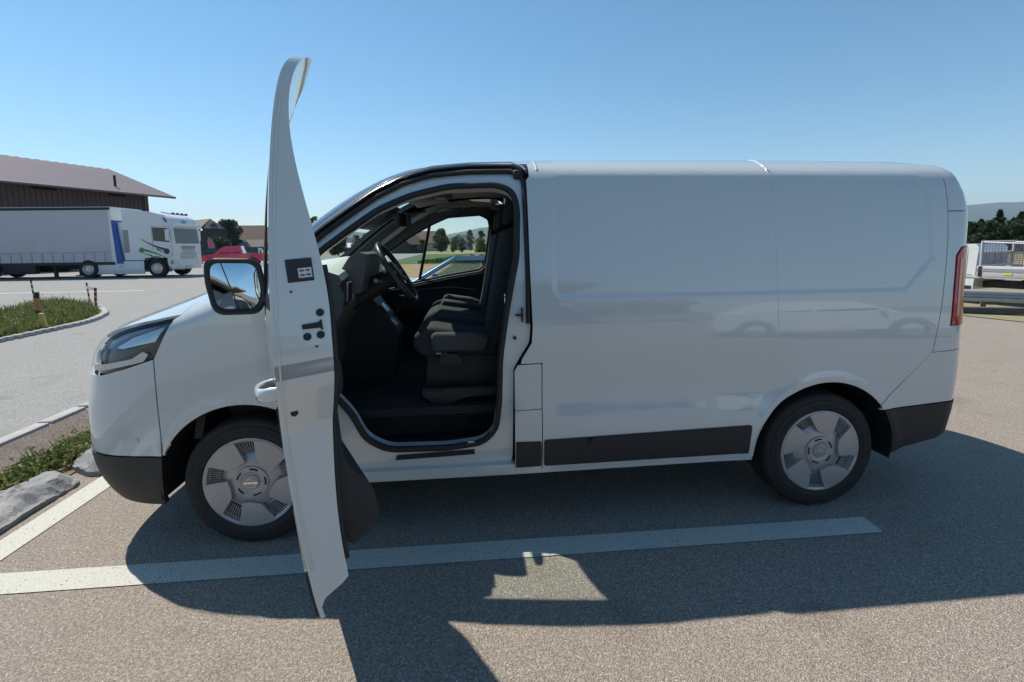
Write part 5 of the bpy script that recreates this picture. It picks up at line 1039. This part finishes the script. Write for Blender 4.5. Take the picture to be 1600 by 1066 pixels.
# ---- white flatbed truck on the right, behind the guard rail
q_ = gnd(1566, 13.6); ff = empty('flatbed_truck', (q_.x, q_.y, -.29), rad(106.3)); ff.scale = (.83, .83, .83); tag(ff, 'white flatbed truck with mesh headboard behind the guard rail', 'truck')
ALU = M('aluminium', (.58, .56, .60), .45, metal=.15, var=.15); MESHM = M('mesh_wire', (.18, .18, .20), .5, metal=.5)
V, F_ = shell([(.25, .50), (2.35, .45), (2.45, .95), (2.25, 1.10), (1.75, 1.25), (1.15, 1.95), (.95, 2.02), (.30, 2.02), (.22, 1.9)], 1.95, .07, 1.2, 1.70); cb = MB().add(V, F_).build('cab', TWHITE, ff, 40)
side_pane(ff, 'side_window', [(1.45, 1.32), (1.10, 1.85), (.62, 1.85), (.62, 1.30)], lambda z: .975-.125*max(0, (z-1.2)/.82)+.003, CGLASS)
for s in (-1, 1):
    MB().tube([(x, s*(.978-.125*max(0, (z-1.2)/.82)), z) for x, z in ((.50, .62), (.50, 1.9), (1.2, 1.9), (1.62, 1.3), (1.62, .62))], .008, 5).build('door_gap', LSHADE, ff, 60)
    MB().box((1.3, s*.982, .98), (2.0, .012, .04)).build('body_strip', LSHADE, ff); MB().box((1.3, s*.98, .56), (2.0, .02, .12)).build('sill_strip', BLACKP, ff)
    for x in (1.75, -1.75): road_wheel(ff, x, s*.86, .34, .22, s)
    MB().box((-1.35, s*1.02, 1.12), (3.0, .04, .36), bev=.01).build('drop_side', ALU, ff, 40); MB().box((-1.35, s*1.045, 1.17), (3.0, .012, .10)).build('drop_side_groove', LSHADE, ff)
    MB().box((.06, s*1.045, 1.12), (.10, .02, .34), bev=.006).build('latch', BLACKP, ff, 40)
    MB().box((-.65, s*1.05, 1.06), (.22, .008, .07)).build('yellow_tag', M('tag_yellow', (.7, .62, .08), .5), ff)
    MB().tube([(.10, s*.95, .9), (.10, s*.95, 2.12)], .035, 8).build('headboard_post', ALU, ff, 60)
    MB().tube([(-1.0, s*.95, 1.3), (-1.0, s*.95, 2.02)], .03, 8).build('side_cage_post', ALU, ff, 60)
    MB().tube([(.10, s*.95, 2.08), (-1.0, s*.95, 2.02)], .022, 8).build('side_cage_rail', ALU, ff, 60)
    m_ = MB()
    for k in range(14): m_.tube([(.05-k*.075, s*.95, 1.32), (.05-k*.075, s*.95, 2.05-k*.003)], .007, 4)
    for k in range(10): m_.tube([(.10, s*.95, 1.35+k*.075), (-1.0, s*.95, 1.35+k*.072)], .007, 4)
    tag(m_.build('side_cage_mesh', MESHM, ff), kind='stuff')
MB().box((-1.35, 0, .93), (3.1, 2.06, .08)).build('load_floor', ALU, ff); MB().box((-1.0, 0, .66), (4.6, .8, .22)).build('chassis', BLACKP, ff); MB().box((-2.86, 0, 1.12), (.04, 2.04, .36)).build('tail_board', ALU, ff)
for z in (1.32, 1.75, 2.10): MB().tube([(.10, -.95, z), (.10, .95, z)], .028, 8).build('headboard_rail', ALU, ff, 60)
m_ = MB()
for k in range(26): m_.tube([(.10, -.92+k*.0736, 1.32), (.10, -.92+k*.0736, 1.75)], .008, 4)
for k in range(6): m_.tube([(.10, -.95, 1.36+k*.072), (.10, .95, 1.36+k*.072)], .008, 4)
tag(m_.build('headboard_mesh', MESHM, ff), kind='stuff')
MB().box((-.55, -.80, .70), (.5, .3, .24), bev=.03).build('side_locker', ALU, ff, 40)
# guard rail
GALV = M('galvanised', (.42, .42, .47), .45, metal=.5, var=.2, scale=4)
g0, g1 = ground_at(1500, 476), ground_at(1640, 482); gdir = (g1-g0).normalized(); gr_ = empty('guard_rail', (g0.x, g0.y, 0), math.atan2(gdir.y, gdir.x)); tag(gr_, 'galvanised guard rail on short posts along the dry verge', 'guard rail')
MB().prism([(y, (z-.30)*.85+.09) for y, z in ((-.03, .30), (-.075, .34), (-.075, .40), (-.03, .44), (-.03, .48), (-.075, .52), (-.075, .58), (-.03, .62), (-.02, .62), (-.06, .57), (-.06, .53), (-.015, .48), (-.015, .44), (-.06, .39), (-.06, .35), (-.02, .30))], -1.0, 9, 'x').build('rail', GALV, gr_)
for k in range(10): MB().box((-.6+k*1.0, .04, .12), (.09, .07, .36)).build('rail_post', M('post_rust', (.16, .10, .10), .7, var=.3) if k == 0 else bpy.data.materials['post_rust'], gr_)
tag(MB().box((0, 0, .06), (16, .16, .14), bev=.02).build('kerb', M('dark_kerb', (.08, .075, .075), .9, var=.3), None, 40), 'dark kerb along the edge of the lot below the guard rail', 'kerb')
kb = bpy.data.objects['kerb.001'] if 'kerb.001' in bpy.data.objects else bpy.data.objects['kerb']; a_, b_ = ground_at(1505, 489), ground_at(1600, 491); dd_ = (b_-a_).normalized(); kb.location = a_+dd_*4; kb.rotation_euler = (0, 0, math.atan2(dd_.y, dd_.x))
# ---- small things by the farm
p = gnd(335, 58); fl = empty('beach_flag', p); tag(fl, 'pink feather flag standing behind the dark estate car', 'flag')
MB().tube([(0, 0, 0), (0, 0, 2.0), (-.25, 0, 2.7), (-.6, 0, 2.95)], .025, 6).build('flag_pole', LSHADE, fl, 60)
MB().prism([(.02, .9), (.02, 2.0), (-.22, 2.65), (-.58, 2.9), (-.78, 2.6), (-.70, 1.8), (-.45, 1.0)], -.01, .01).build('flag_cloth', M('flag_pink', (.62, .16, .26), .7, var=.2, scale=2), fl)
for k in range(5):
    p = gnd(404+k*4.6, 70); o = MB().box((0, 0, .75), (.14, .14, 1.5), bev=.02).box((0, 0, 1.53), (.20, .20, .06)).build('yard_post', POSTW, None); o.location = p; tag(o, 'white post in the row beside the farm yard', 'post', 'white farm yard posts')
# ---- workshop behind the photographer, seen in the wing mirror
SOFF = M('soffit_boards', (.16, .15, .14), .8, var=.15, scale=2); WALLB = M('workshop_wall', (.16, .20, .25), .7, var=.12)
bw = empty('workshop', (2.4, -24, 0)); tag(bw, 'grey blue workshop with a wide overhanging roof, mirrored in the wing mirror', 'workshop')
MB().box((-4.5, -7, 2.2), (16, 12, 4.4)).build('wall', WALLB, bw)
MB().prism([(-14, 4.3), (-14, 4.6), (-4, 5.8), (5.6, 4.75), (5.6, 4.45), (-4, 5.45)], -14.5, .8).build('roof', SOFF, bw)
MB().prism([(-14, 4.32), (-4, 5.47), (5.6, 4.44), (5.6, 4.72), (-4, 5.78), (-14, 4.62)], .81, .92).build('fascia', M('fascia_pale', (.22, .21, .20), .7), bw)
for x in (-10.5, -6, -1.5): d_ = MB().box((x, -.98, 1.75), (3.2, .06, 3.3)).build('roller_door', LSHADE, bw); 
house('neighbour_house', 800, -24, 9, 7, 3.0, 5.2, rad(20), PLAST, ROOFG, 'pale house with grey roof beyond the workshop, seen in the mirror')
nh = bpy.data.objects['neighbour_house']; nh.location = (13.5, -38, -.05); nh.rotation_euler = (0, 0, rad(170))
wc = car('added_white_car', (8.6, -8.4, 0), rad(20), [(2.2, .35), (2.25, .7), (2.05, .86), (1.1, 1.0), (-2.1, 1.02), (-2.2, .6), (-2.1, .35)], [(1.25, .96), (.45, 1.46), (-1.2, 1.48), (-2.05, 1.02)], 1.82, .98, 1.38,  # unseen car, added to give the van's paint a bright reflection
    [[(1.0, 1.04), (.42, 1.38), (-.2, 1.41), (-.2, 1.04)], [(-.3, 1.04), (-.3, 1.41), (-1.1, 1.40), (-1.5, 1.06)]], ((1.15, 1.02), (.5, 1.42)), None, TWHITE, (1.4, -1.35), .34, 'white saloon car added out of view for its reflection in the van side', lamps=[(2.12, .62, .7, (.22, .4, .16)), (-2.15, .7, .85, (.1, .2, .2))])
# ---- the air
hb = MB().box((0, 0, 345), (19000, 19000, 720)).build('haze', None)
hb.data.materials.clear(); hm = bpy.data.materials.new('haze'); hm.use_nodes = True; ht = hm.node_tree
ht.nodes.remove(ht.nodes['Principled BSDF']); pv = ht.nodes.new('ShaderNodeVolumePrincipled')
pv.inputs['Color'].default_value = (.62, .80, 1, 1); pv.inputs['Density'].default_value = 1.0e-4; pv.inputs['Anisotropy'].default_value = .2
ht.links.new(pv.outputs[0], ht.nodes['Material Output'].inputs['Volume']); hb.data.materials.append(hm); tag(hb, 'thin blue summer haze over the distant hills', 'haze', kind='stuff')
